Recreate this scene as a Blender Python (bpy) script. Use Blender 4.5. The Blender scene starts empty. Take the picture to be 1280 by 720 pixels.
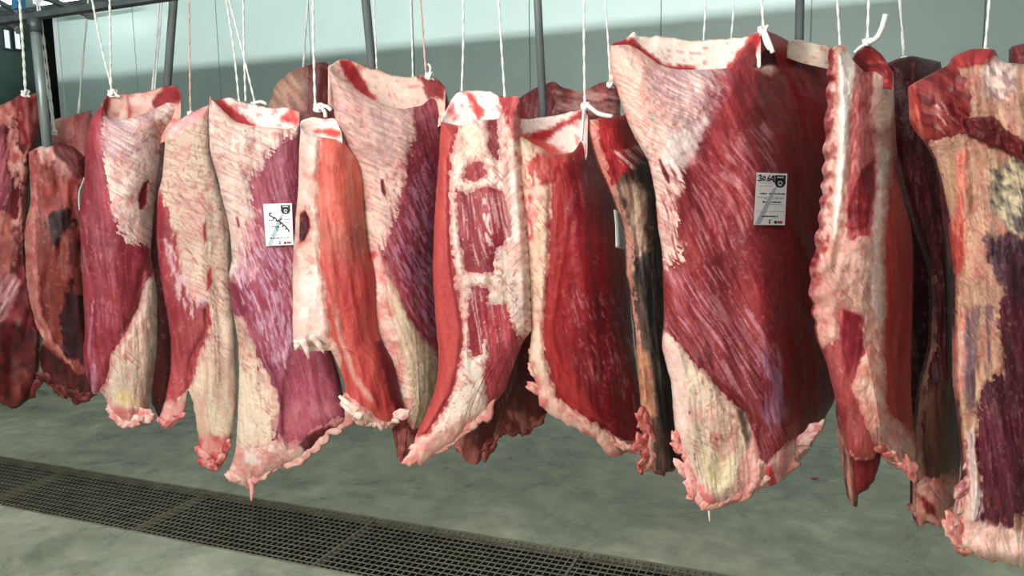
import bpy, math, random
import numpy as np
from mathutils import Vector

# ---------------------------------------------------------------- camera, world, lights, exposure
scene = bpy.context.scene
COL = scene.collection
FPX = 960.0
YAW, PITCH, ROLL = math.radians(22), math.radians(7), math.radians(-1)
EYE = np.array([0.0, 0.0, 1.5])
F_ = np.array([-math.sin(YAW)*math.cos(PITCH), math.cos(YAW)*math.cos(PITCH), -math.sin(PITCH)])
R0 = np.array([math.cos(YAW), math.sin(YAW), 0.0])
U0 = np.cross(R0, F_)
R_ = R0*math.cos(ROLL) + U0*math.sin(ROLL)
U_ = U0*math.cos(ROLL) - R0*math.sin(ROLL)
HEAD = np.array([-math.sin(YAW), math.cos(YAW), 0.0])       # horizontal heading of the camera

cam_data = bpy.data.cameras.new('camera')
cam_data.sensor_width = 36.0
cam_data.lens = FPX/1280*36.0
cam_data.clip_start = 0.05
camera = bpy.data.objects.new('camera', cam_data)
COL.objects.link(camera)
from mathutils import Matrix
camera.matrix_world = Matrix(((R_[0], U_[0], -F_[0], EYE[0]), (R_[1], U_[1], -F_[1], EYE[1]),
                              (R_[2], U_[2], -F_[2], EYE[2]), (0, 0, 0, 1)))
scene.camera = camera

world = bpy.data.worlds.new('world')
scene.world = world
world.use_nodes = True
world.node_tree.nodes['Background'].inputs[0].default_value = (0.75, 0.9, 0.9, 1)
world.node_tree.nodes['Background'].inputs[1].default_value = 0.03

def area_light(name, loc, target, sx, sy, power, color, spread=180):
    d = bpy.data.lights.new(name, 'AREA')
    d.shape = 'RECTANGLE'; d.size = sx; d.size_y = sy; d.energy = power; d.color = color
    d.spread = math.radians(spread)
    o = bpy.data.objects.new(name, d); COL.objects.link(o)
    o.location = loc
    v = Vector(target) - Vector(loc)
    o.rotation_euler = v.to_track_quat('-Z', 'Y').to_euler()
    return o
# soft key light from behind the camera, to its left; source unseen
area_light('key_light', (-1.6, -1.2, 2.05), (-0.2, 2.0, 1.1), 1.3, 1.6, 82, (1.0, 0.98, 0.94))
# ceiling batten in front of the row
area_light('batten_glow', (-0.5, -0.6, 2.95), (-0.5, 1.9, 0.4), 3.0, 0.4, 70, (1.0, 0.99, 0.93))
# added unseen strip light above the soffit; brightens only the upper back wall
area_light('added_wall_wash', (-2.0, -2.3, 3.29), (-2.0, 6.5, 3.29), 13.0, 0.03, 250, (0.90, 1.0, 1.0), 70)

vs = scene.view_settings
vs.view_transform = 'Standard'
vs.look = 'None'
vs.gamma = 1.0
vs.use_curve_mapping = False
vs.exposure = 0.0

# ---------------------------------------------------------------- helpers
def ray(x, y):
    x = np.asarray(x, float); y = np.asarray(y, float)
    return F_ + ((x-640)/FPX)[..., None]*R_ + ((360-y)/FPX)[..., None]*U_
def at_y(x, y, wy):
    d = ray(x, y); return EYE + d*(wy/d[..., 1])[..., None]
def at_z(x, y, wz):
    d = ray(x, y); return EYE + d*((wz-EYE[2])/d[..., 2])[..., None]
def lin(c):
    c = np.asarray(c, float)/255.0
    return np.where(c <= 0.04045, c/12.92, ((c+0.055)/1.055)**2.4)
def link(o, parent=None):
    COL.objects.link(o)
    if parent is not None: o.parent = parent
    return o
def tag(o, label=None, cat=None, group=None, kind=None):
    if label: o['label'] = label
    if cat: o['category'] = cat
    if group: o['group'] = group
    if kind: o['kind'] = kind
    return o
def empty(name, loc):
    o = bpy.data.objects.new(name, None); COL.objects.link(o); o.location = Vector(loc); o.empty_display_size = 0.05
    return o
def mesh_obj(name, verts, faces, mat, parent=None, smooth=True, col=None, uv=None):
    verts = np.asarray(verts, np.float32)
    if parent is not None: verts = verts - np.array(parent.location if parent.parent is None else parent.parent.location, np.float32)
    me = bpy.data.meshes.new(name)
    if isinstance(faces, np.ndarray):
        n, k = faces.shape
        me.vertices.add(len(verts)); me.vertices.foreach_set('co', verts.ravel())
        me.loops.add(n*k); me.loops.foreach_set('vertex_index', faces.astype(np.int32).ravel())
        me.polygons.add(n); me.polygons.foreach_set('loop_start', np.arange(0, n*k, k, dtype=np.int32))
        me.polygons.foreach_set('use_smooth', np.full(n, smooth))
        me.update(calc_edges=True)
    else:
        me.from_pydata([tuple(map(float, v)) for v in verts], [], faces)
        me.polygons.foreach_set('use_smooth', np.full(len(faces), smooth))
    if col is not None:
        a = me.color_attributes.new('Col', 'FLOAT_COLOR', 'POINT')
        c4 = np.ones((len(verts), 4), np.float32); c4[:, :3] = col
        a.data.foreach_set('color', c4.ravel())
    if uv is not None:
        a = me.attributes.new('fib', 'FLOAT2', 'POINT')
        a.data.foreach_set('vector', np.asarray(uv, np.float32).ravel())
    me.materials.append(mat)
    me.validate()
    o = bpy.data.objects.new(name, me)
    return link(o, parent)
class MB:
    def __init__(s): s.v = []; s.f = []
    def box(s, x0, x1, y0, y1, z0, z1):
        b = len(s.v)
        s.v += [(x, y, z) for z in (z0, z1) for y in (y0, y1) for x in (x0, x1)]
        s.f += [tuple(b+i for i in q) for q in ((0,2,3,1),(4,5,7,6),(0,1,5,4),(2,6,7,3),(0,4,6,2),(1,3,7,5))]
        return s
    def tube(s, pts, rad, n=8, cap=True):
        pts = [np.asarray(p, float) for p in pts]
        if not hasattr(rad, '__len__'): rad = [rad]*len(pts)
        b = len(s.v); t0 = pts[1]-pts[0]; t0 = t0/np.linalg.norm(t0)
        ref = np.array([0, 0, 1.0]) if abs(t0[2]) < .9 else np.array([1.0, 0, 0])
        nrm = np.cross(t0, ref); nrm /= np.linalg.norm(nrm)
        for i, p in enumerate(pts):
            t = pts[min(i+1, len(pts)-1)]-pts[max(i-1, 0)]; t = t/(np.linalg.norm(t)+1e-9)
            nrm = nrm - t*np.dot(nrm, t); nrm /= (np.linalg.norm(nrm)+1e-9); bi = np.cross(t, nrm)
            for k in range(n):
                a = 2*math.pi*k/n
                s.v.append(tuple(p + rad[i]*(math.cos(a)*nrm+math.sin(a)*bi)))
        for i in range(len(pts)-1):
            for k in range(n):
                k2 = (k+1) % n
                s.f.append((b+i*n+k, b+i*n+k2, b+(i+1)*n+k2, b+(i+1)*n+k))
        if cap:
            s.f.append(tuple(b+k for k in range(n))[::-1]); e = b+(len(pts)-1)*n
            s.f.append(tuple(e+k for k in range(n)))
        return s
    def build(s, name, mat, parent=None, smooth=False):
        return mesh_obj(name, s.v, s.f, mat, parent, smooth)

# numpy noise
def _hash(ix, iy, seed):
    h = (ix.astype(np.int64)*374761393 + iy.astype(np.int64)*668265263 + seed*1442695041) & 0xffffffff
    h = ((h ^ (h >> 13))*1274126177) & 0xffffffff
    h = h ^ (h >> 16)
    return (h & 0xffff)/65535.0
def vnoise(x, y, seed=0):
    ix = np.floor(x); iy = np.floor(y); fx = x-ix; fy = y-iy
    fx = fx*fx*fx*(fx*(fx*6-15)+10); fy = fy*fy*fy*(fy*(fy*6-15)+10)
    a = _hash(ix, iy, seed); b = _hash(ix+1, iy, seed); c = _hash(ix, iy+1, seed); d = _hash(ix+1, iy+1, seed)
    return (a+(b-a)*fx)*(1-fy) + (c+(d-c)*fx)*fy
def fbm(x, y, seed=0, oc=4):
    t = 0; a = 0.5; s = 0
    for i in range(oc):
        t = t + a*vnoise(x, y, seed+i*17); s += a; x = x*2.03+5.1; y = y*2.03+2.7; a *= 0.55
    return t/s
def sstep(a, b, x):
    t = np.clip((x-a)/(b-a), 0, 1); return t*t*(3-2*t)
def catmull(pts, n):
    p = np.asarray(pts, float)
    if len(p) == 2: return p[0]+(p[1]-p[0])*np.linspace(0, 1, n)[:, None]
    q = np.vstack([2*p[0]-p[1], p, 2*p[-1]-p[-2]])
    out = []
    for i in range(1, len(q)-2):
        t = np.linspace(0, 1, 14, endpoint=False)[:, None]
        p0, p1, p2, p3 = q[i-1], q[i], q[i+1], q[i+2]
        out.append(p1 + 0.35*(p2-p0)*t + (3*(p2-p1) - 0.35*(2*(p2-p0)+(p3-p1)))*t*t + (-2*(p2-p1)+0.35*((p2-p0)+(p3-p1)))*t**3)
    out = np.vstack(out+[p[-1:]])
    L = np.concatenate([[0], np.cumsum(np.linalg.norm(np.diff(out, axis=0), axis=1))])
    s = np.linspace(0, L[-1], n)
    return np.stack([np.interp(s, L, out[:, k]) for k in range(out.shape[1])], 1)
def sdf(X, Y, poly):
    """signed distance, positive inside"""
    P = np.asarray(poly, float); n = len(P)
    d = np.full(X.shape, 1e9); ins = np.zeros(X.shape, bool)
    for i in range(n):
        ax, ay = P[i]; bx, by = P[(i+1) % n]
        ex, ey = bx-ax, by-ay
        t = np.clip(((X-ax)*ex+(Y-ay)*ey)/(ex*ex+ey*ey+1e-9), 0, 1)
        d = np.minimum(d, (X-ax-t*ex)**2+(Y-ay-t*ey)**2)
        c = ((ay > Y) != (by > Y)) & (X < (bx-ax)*(Y-ay)/(by-ay+1e-12)+ax)
        ins ^= c
    d = np.sqrt(d)
    return np.where(ins, d, -d)

# ---------------------------------------------------------------- materials
def new_mat(name):
    m = bpy.data.materials.new(name); m.use_nodes = True
    nt = m.node_tree
    return m, nt, nt.nodes['Principled BSDF']
def N(nt, t, **kw):
    n = nt.nodes.new(t)
    for k, v in kw.items():
        if k.startswith('i_'):
            key = k[2:]; key = int(key) if key.isdigit() else key.replace('_', ' ')
            n.inputs[key].default_value = v
        else: setattr(n, k, v)
    return n
def meat_mat(name, rough, var, bump, sx, sy, sss=0.0, spec=0.5, rvar=0.18):
    m, nt, p = new_mat(name); L = nt.links.new
    col = N(nt, 'ShaderNodeAttribute', attribute_name='Col')
    fib = N(nt, 'ShaderNodeAttribute', attribute_name='fib')
    mp = N(nt, 'ShaderNodeMapping'); mp.inputs['Scale'].default_value = (sx, sy, 1)
    L(fib.outputs['Vector'], mp.inputs['Vector'])
    n1 = N(nt, 'ShaderNodeTexNoise', i_Scale=1.0, i_Detail=5.0, i_Roughness=0.6)
    L(mp.outputs[0], n1.inputs['Vector'])
    tc = N(nt, 'ShaderNodeTexCoord')
    n2 = N(nt, 'ShaderNodeTexNoise', i_Scale=95.0, i_Detail=6.0, i_Roughness=0.65)
    L(tc.outputs['Object'], n2.inputs['Vector'])
    mr = N(nt, 'ShaderNodeMapRange'); mr.inputs[1].default_value = .25; mr.inputs[2].default_value = .75
    mr.inputs[3].default_value = 1-var; mr.inputs[4].default_value = 1+var
    L(n1.outputs['Fac'], mr.inputs[0])
    mr2 = N(nt, 'ShaderNodeMapRange'); mr2.inputs[1].default_value = .3; mr2.inputs[2].default_value = .7
    mr2.inputs[3].default_value = 1-var*.6; mr2.inputs[4].default_value = 1+var*.6
    L(n2.outputs['Fac'], mr2.inputs[0])
    mu = N(nt, 'ShaderNodeMath', operation='MULTIPLY'); L(mr.outputs[0], mu.inputs[0]); L(mr2.outputs[0], mu.inputs[1])
    vm = N(nt, 'ShaderNodeVectorMath', operation='SCALE')
    L(col.outputs['Color'], vm.inputs[0]); L(mu.outputs[0], vm.inputs['Scale'])
    L(vm.outputs[0], p.inputs['Base Color'])
    rr = N(nt, 'ShaderNodeMapRange'); rr.inputs[1].default_value = .3; rr.inputs[2].default_value = .7
    rr.inputs[3].default_value = rough-rvar*.5; rr.inputs[4].default_value = rough+rvar
    L(n2.outputs['Fac'], rr.inputs[0]); L(rr.outputs[0], p.inputs['Roughness'])
    b1 = N(nt, 'ShaderNodeBump', i_Strength=bump, i_Distance=0.004)
    ad = N(nt, 'ShaderNodeMath', operation='MULTIPLY_ADD', i_1=0.6); L(n2.outputs['Fac'], ad.inputs[0]); L(n1.outputs['Fac'], ad.inputs[2])
    L(ad.outputs[0], b1.inputs['Height']); L(b1.outputs[0], p.inputs['Normal'])
    p.inputs['Specular IOR Level'].default_value = spec
    if sss:
        p.inputs['Subsurface Weight'].default_value = sss
        p.inputs['Subsurface Radius'].default_value = (0.012, 0.005, 0.003)
        p.inputs['Subsurface Scale'].default_value = 0.6
    return m
M = {}
M['lean'] = meat_mat('lean_meat', 0.38, 0.2, 0.35, 460, 34, 0.0, 0.3)
M['fat'] = meat_mat('beef_fat', 0.48, 0.07, 0.6, 110, 90, 0.0, 0.35)
M['dry'] = meat_mat('dried_meat', 0.6, 0.3, 0.7, 300, 60, 0.0, 0.3)

def simple_mat(name, rgb, rough=0.5, metal=0.0, nscale=0, nvar=0.15, bump=0.0, emit=None, estr=0, stretch=None, bdist=0.003):
    m, nt, p = new_mat(name); L = nt.links.new
    c = lin(rgb)
    p.inputs['Base Color'].default_value = (*c, 1)
    p.inputs['Roughness'].default_value = rough; p.inputs['Metallic'].default_value = metal
    if nscale:
        tc = N(nt, 'ShaderNodeTexCoord'); mp = N(nt, 'ShaderNodeMapping')
        if stretch: mp.inputs['Scale'].default_value = stretch
        L(tc.outputs['Object'], mp.inputs[0])
        n1 = N(nt, 'ShaderNodeTexNoise', i_Scale=nscale, i_Detail=6.0, i_Roughness=0.6); L(mp.outputs[0], n1.inputs['Vector'])
        mr = N(nt, 'ShaderNodeMapRange'); mr.inputs[1].default_value = .25; mr.inputs[2].default_value = .75
        mr.inputs[3].default_value = 1-nvar; mr.inputs[4].default_value = 1+nvar
        L(n1.outputs['Fac'], mr.inputs[0])
        rgbn = N(nt, 'ShaderNodeRGB'); rgbn.outputs[0].default_value = (*c, 1)
        vm = N(nt, 'ShaderNodeVectorMath', operation='SCALE'); L(rgbn.outputs[0], vm.inputs[0]); L(mr.outputs[0], vm.inputs['Scale'])
        L(vm.outputs[0], p.inputs['Base Color'])
        if bump:
            b = N(nt, 'ShaderNodeBump', i_Strength=bump, i_Distance=bdist); L(n1.outputs['Fac'], b.inputs['Height']); L(b.outputs[0], p.inputs['Normal'])
    if emit is not None:
        p.inputs['Emission Color'].default_value = (*lin(emit), 1); p.inputs['Emission Strength'].default_value = estr
    return m
M['wall'] = simple_mat('white_wall_panel', (186, 202, 196), 0.35, 0, 1.5, 0.05)
M['wall_dark'] = simple_mat('shaded_green_wall', (84, 106, 99), 0.5, 0, 2.0, 0.25)  # green-grey with the left wall's shadow put into the colour
M['wall_grey'] = simple_mat('grey_wall', (120, 128, 122), 0.6, 0, 2, 0.1)
M['channel_shade'] = simple_mat('drain_channel_shade', (14, 14, 13), 0.7, 0, 8, 0.3)  # black stands in for the shade inside the channel
M['black'] = simple_mat('black_recess', (8, 9, 9), 0.9, 0, 2.0, 0.2)
M['ceiling'] = simple_mat('white_ceiling', (225, 232, 232), 0.6, 0, 2, 0.04)
M['steel'] = simple_mat('galvanised_steel', (140, 150, 150), 0.38, 0.4, 30, 0.25, 0.15, stretch=(1, 1, .2))
M['steel_dark'] = simple_mat('dull_steel', (88, 96, 98), 0.5, 0.6, 25, 0.3, 0.1)
M['grate'] = simple_mat('weathered_grate_steel', (150, 144, 126), 0.45, 0.3, 9, 0.45, 0.1)
M['grate_edge'] = simple_mat('grate_edge_steel', (150, 142, 122), 0.45, 0.4, 9, 0.3, 0.1)
M['rope'] = simple_mat('white_cord', (222, 222, 216), 0.85, 0, 220, 0.25, 0.5, stretch=(1, 1, .35))
M['rope_pink'] = simple_mat('stained_cord', (205, 170, 160), 0.8, 0, 90, 0.3, 0.5)
M['paper'] = simple_mat('label_paper', (240, 244, 242), 0.5, 0, 60, 0.03)
M['ink'] = simple_mat('black_ink', (22, 24, 30), 0.5, 0, 50, 0.1)
M['grey_ink'] = simple_mat('grey_print', (120, 126, 130), 0.5, 0, 50, 0.1)
M['pale_ink'] = simple_mat('pale_blue_band', (176, 190, 198), 0.5, 0, 50, 0.1)
M['teal_ink'] = simple_mat('teal_stamp', (70, 150, 140), 0.5, 0, 50, 0.2)
M['red_ink'] = simple_mat('red_print', (205, 50, 45), 0.5, 0, 50, 0.1)
M['blue'] = simple_mat('blue_paint', (40, 110, 150), 0.45, 0, 20, 0.2)
M['lamp'] = simple_mat('lamp_tube', (240, 245, 245), 0.5, 0, 0, emit=(235, 245, 245), estr=14)
M['window'] = simple_mat('frosted_pane', (225, 235, 235), 0.5, 0, 0, emit=(225, 240, 240), estr=0.9)
M['housing'] = simple_mat('lamp_housing', (200, 205, 205), 0.5, 0, 10, 0.05)

def floor_mat():
    m, nt, p = new_mat('wet_concrete'); L = nt.links.new
    tc = N(nt, 'ShaderNodeTexCoord')
    big = N(nt, 'ShaderNodeTexNoise', i_Scale=1.3, i_Detail=8.0, i_Roughness=0.68, i_Distortion=0.5); L(tc.outputs['Object'], big.inputs['Vector'])
    mid = N(nt, 'ShaderNodeTexNoise', i_Scale=7.0, i_Detail=6.0, i_Roughness=0.65); L(tc.outputs['Object'], mid.inputs['Vector'])
    fine = N(nt, 'ShaderNodeTexNoise', i_Scale=190.0, i_Detail=4.0, i_Roughness=0.7); L(tc.outputs['Object'], fine.inputs['Vector'])
    cr = N(nt, 'ShaderNodeValToRGB')
    cr.color_ramp.elements[0].position = .36; cr.color_ramp.elements[0].color = (*lin((170, 173, 155)), 1)
    cr.color_ramp.elements[1].position = .66; cr.color_ramp.elements[1].color = (*lin((220, 216, 197)), 1)
    L(big.outputs['Fac'], cr.inputs[0])
    cr2 = N(nt, 'ShaderNodeValToRGB')
    cr2.color_ramp.elements[0].position = .3; cr2.color_ramp.elements[0].color = (.5, .5, .46, 1)
    cr2.color_ramp.elements[1].position = .7; cr2.color_ramp.elements[1].color = (1.2, 1.2, 1.18, 1)
    L(mid.outputs['Fac'], cr2.inputs[0])
    mx = N(nt, 'ShaderNodeMix', data_type='RGBA', blend_type='MULTIPLY'); mx.inputs[0].default_value = .75
    L(cr.outputs[0], mx.inputs[6]); L(cr2.outputs[0], mx.inputs[7])
    cr3 = N(nt, 'ShaderNodeValToRGB')
    cr3.color_ramp.elements[0].position = .35; cr3.color_ramp.elements[0].color = (.7, .7, .7, 1)
    cr3.color_ramp.elements[1].position = .62; cr3.color_ramp.elements[1].color = (1.1, 1.1, 1.1, 1)
    L(fine.outputs['Fac'], cr3.inputs[0])
    mx2 = N(nt, 'ShaderNodeMix', data_type='RGBA', blend_type='MULTIPLY'); mx2.inputs[0].default_value = .85
    L(mx.outputs[2], mx2.inputs[6]); L(cr3.outputs[0], mx2.inputs[7])
    L(mx2.outputs[2], p.inputs['Base Color'])
    rr = N(nt, 'ShaderNodeMapRange'); rr.inputs[1].default_value = .4; rr.inputs[2].default_value = .62
    rr.inputs[3].default_value = .22; rr.inputs[4].default_value = .6
    L(big.outputs['Fac'], rr.inputs[0]); L(rr.outputs[0], p.inputs['Roughness'])
    b = N(nt, 'ShaderNodeBump', i_Strength=.35, i_Distance=.004)
    L(mid.outputs['Fac'], b.inputs['Height']); L(b.outputs[0], p.inputs['Normal'])
    return m
M['floor'] = floor_mat()

# ---------------------------------------------------------------- the room
WY = 6.5          # back wall
XL, XR, YF, ZC = -8.62, 5.0, -4.5, 3.64
GY0, GY1 = 2.445, 2.96     # drain channel
m = MB()
for a, b in ((YF, GY0), (GY1, WY+2.5)):
    m.v += [(XL-1, a, 0), (XR, a, 0), (XR, b, 0), (XL-1, b, 0)]; n = len(m.v)-4; m.f.append((n, n+1, n+2, n+3))
n = len(m.v)
tag(m.build('floor', M['floor']), 'grey green wet concrete floor with a drain channel', kind='structure')
m = MB(); n = 0
m.v += [(XL-1, GY0, 0), (XR, GY0, 0), (XL-1, GY0, -.22), (XR, GY0, -.22), (XL-1, GY1, -.22), (XR, GY1, -.22), (XL-1, GY1, 0), (XR, GY1, 0)]
m.f += [(n, n+2, n+3, n+1), (n+2, n+4, n+5, n+3), (n+4, n+6, n+7, n+5)]
m.build('drain_channel', M['channel_shade'], bpy.data.objects['floor'])
tag(MB().box(XL-1, XR, YF, WY+.1, ZC, ZC+.1).build('ceiling', M['ceiling']), kind='structure')
tag(MB().box(XL-1, XR, YF, -.3, 3.1, 3.2).build('added_soffit', M['ceiling']), kind='structure')     # unseen soffit added to cut the strip light off the lower wall
# back wall: insulated panels with recessed joints
wb = tag(MB().box(-8.17, XR, WY+.03, WY+.12, 0, ZC).build('wall_back', M['housing']), kind='structure')
x = -8.17; k = 0
while x < XR-.1:
    w = min(1.15, XR-x)
    MB().box(x+.004, x+w-.004, WY, WY+.05, 0, ZC).build('panel', M['wall'], wb)
    x += w
tag(MB().box(XL-.1, XL, YF, WY, 0, ZC).build('wall_left', M['wall_dark']), kind='structure')
tag(MB().box(XR, XR+.1, YF, WY, 0, ZC).build('wall_right', M['wall_grey']), kind='structure')
tag(MB().box(XL-1, XR, YF-.1, YF, 0, ZC).build('wall_front', M['wall_grey']), kind='structure')
# dark doorway between left wall and back wall
m = MB().box(XL-.1, XL+.02, WY, WY+.1, 0, ZC); m.box(XL, -8.17, WY+1.6, WY+1.7, 0, ZC); m.box(XL-.1, XL, WY, WY+1.7, 0, ZC); m.box(-8.2, -8.12, WY+.1, WY+1.7, 0, ZC)
m.box(XL, -8.12, WY+.1, WY+1.7, ZC, ZC+.05)
tag(m.build('door_1', M['black']), 'black open doorway beside the white back wall', kind='structure')  # recess walls painted black for its darkness
tag(MB().box(-8.22, -8.15, WY-.02, WY+.12, 0, ZC).build('trim_2', M['housing']), kind='structure')
# two small lit windows in the dark left wall
for i, (px, py) in enumerate(((8, 49), (21, 50))):
    d = ray(px, py); p = EYE + d*((XL+.01)/d[0]); wy, wz = p[1], p[2]
    fr = MB(); a, b = .035, .10
    fr.box(XL, XL+.03, wy-a-.02, wy-a, wz-b, wz+b); fr.box(XL, XL+.03, wy+a, wy+a+.02, wz-b, wz+b)
    fr.box(XL, XL+.03, wy-a-.02, wy+a+.02, wz+b, wz+b+.02); fr.box(XL, XL+.03, wy-a-.02, wy+a+.02, wz-b-.02, wz-b)
    w = tag(fr.build('window_%d' % (i+1), M['steel_dark']), kind='structure')
    MB().box(XL+.005, XL+.012, wy-a, wy+a, wz-b, wz+b).build('pane', M['window'], w)

# ---------------------------------------------------------------- drain grating, one-metre sections
def grate(x0, x1, label, pale=False):
    t = empty('drain_grate', ((x0+x1)/2, (GY0+GY1)/2, 0)); tag(t, label, 'grate', 'steel gratings over the floor drain')
    e = .012
    for ya, yb in ((GY0, GY0+e), (GY1-e, GY1)): MB().box(x0, x1, ya, yb, -.03, .001).build('side_rail', M['grate'], t)
    for xa in (x0+.001, x1-.0055): MB().box(xa, xa+.0045, GY0+e, GY1-e, -.03, .001).build('end_rail', M['grate_edge' if pale else 'grate'], t)
    m = MB(); n = 14
    for i in range(1, n):
        y = GY0+(GY1-GY0)*i/n; m.box(x0+.009, x1-.009, y-.0016, y+.0016, -.005, -.001)
    tag(m.build('bearing_bars', M['grate'], t), kind='stuff')
    m = MB(); n = max(2, int(round((x1-x0)/.029)))
    for i in range(1, n):
        x = x0+(x1-x0)*i/n; m.box(x-.0017, x+.0017, GY0+e, GY1-e, -.004, 0)
    tag(m.build('cross_bars', M['grate'], t), kind='stuff')
xs = [-4.9, -3.9, -2.9, -1.9, -.9, .1]
gl = ['far steel drain grating entering at the left edge of the floor', 'steel drain grating ending at the pale joint bar on its right', 'steel drain grating just right of the pale joint bar',
      'steel drain grating below the salmon and white-fat slabs', 'nearest steel drain grating running out at the bottom photo edge']
for i in range(5): grate(xs[i], xs[i+1], gl[i], i == 1)

# ---------------------------------------------------------------- meat engine
ROW = 2.0
# palette (surface colours)
FAT = (232, 198, 182); FAT2 = (222, 176, 162); CREAM = (229, 208, 186); TAL = (222, 200, 168); WHT = (238, 222, 212)
PINK = (226, 158, 148); PUR = (150, 52, 74); MUS = (152, 34, 46); MUS2 = (178, 52, 62); RED = (196, 40, 42)
SAL = (222, 92, 76); SAL2 = (206, 62, 54); DEEP = (112, 18, 28); DARK = (70, 16, 20); BLK = (38, 22, 22); SILV = (206, 160, 170)
LILAC = (196, 168, 196); BRN = (92, 66, 54); GREY = (158, 138, 136)
def reg(poly, c1, c2=None, soft=2.5, rag=4, rf=14, ang=None, thr=None, h=0.0, part=None, a=1.0, holes=(), wa=3.0, wl=40.0, mat='fat', wr=None, fe=0):
    return dict(poly=poly, c1=c1, c2=c2 if c2 else c1, soft=soft, rag=rag, rf=rf, ang=ang, thr=thr, h=h, part=part, a=a, holes=holes, wa=wa, wl=wl, mat=mat, wr=wr, fe=fe)
def aniso(X, Y, ang, wa, wl, seed, oc=3):
    wx = (fbm(X/120, Y/120, seed//100+900, 2)-.5)*22; X = X+wx; Y = Y-wx*.6
    A = math.radians(ang); al = X*math.sin(A)+Y*math.cos(A); ac = X*math.cos(A)-Y*math.sin(A)
    return fbm(ac/wa, al/wl, seed, oc)
SLABS = {}
def scal(pl, per, amp):
    P = catmull(pl, max(12, int(sum(math.dist(a, b) for a, b in zip(pl[:-1], pl[1:]))/4)))
    t = np.linspace(0, 1, len(P)); L = np.concatenate([[0], np.cumsum(np.linalg.norm(np.diff(P, axis=0), axis=1))])
    w = np.clip(np.minimum(t, 1-t)*12, 0, 1)
    P[:, 0] += amp*w*(np.abs(np.sin(np.pi*L/per+1.3*np.sin(L/per*.9)))-.5)*2
    return [tuple(p) for p in P]
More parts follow.
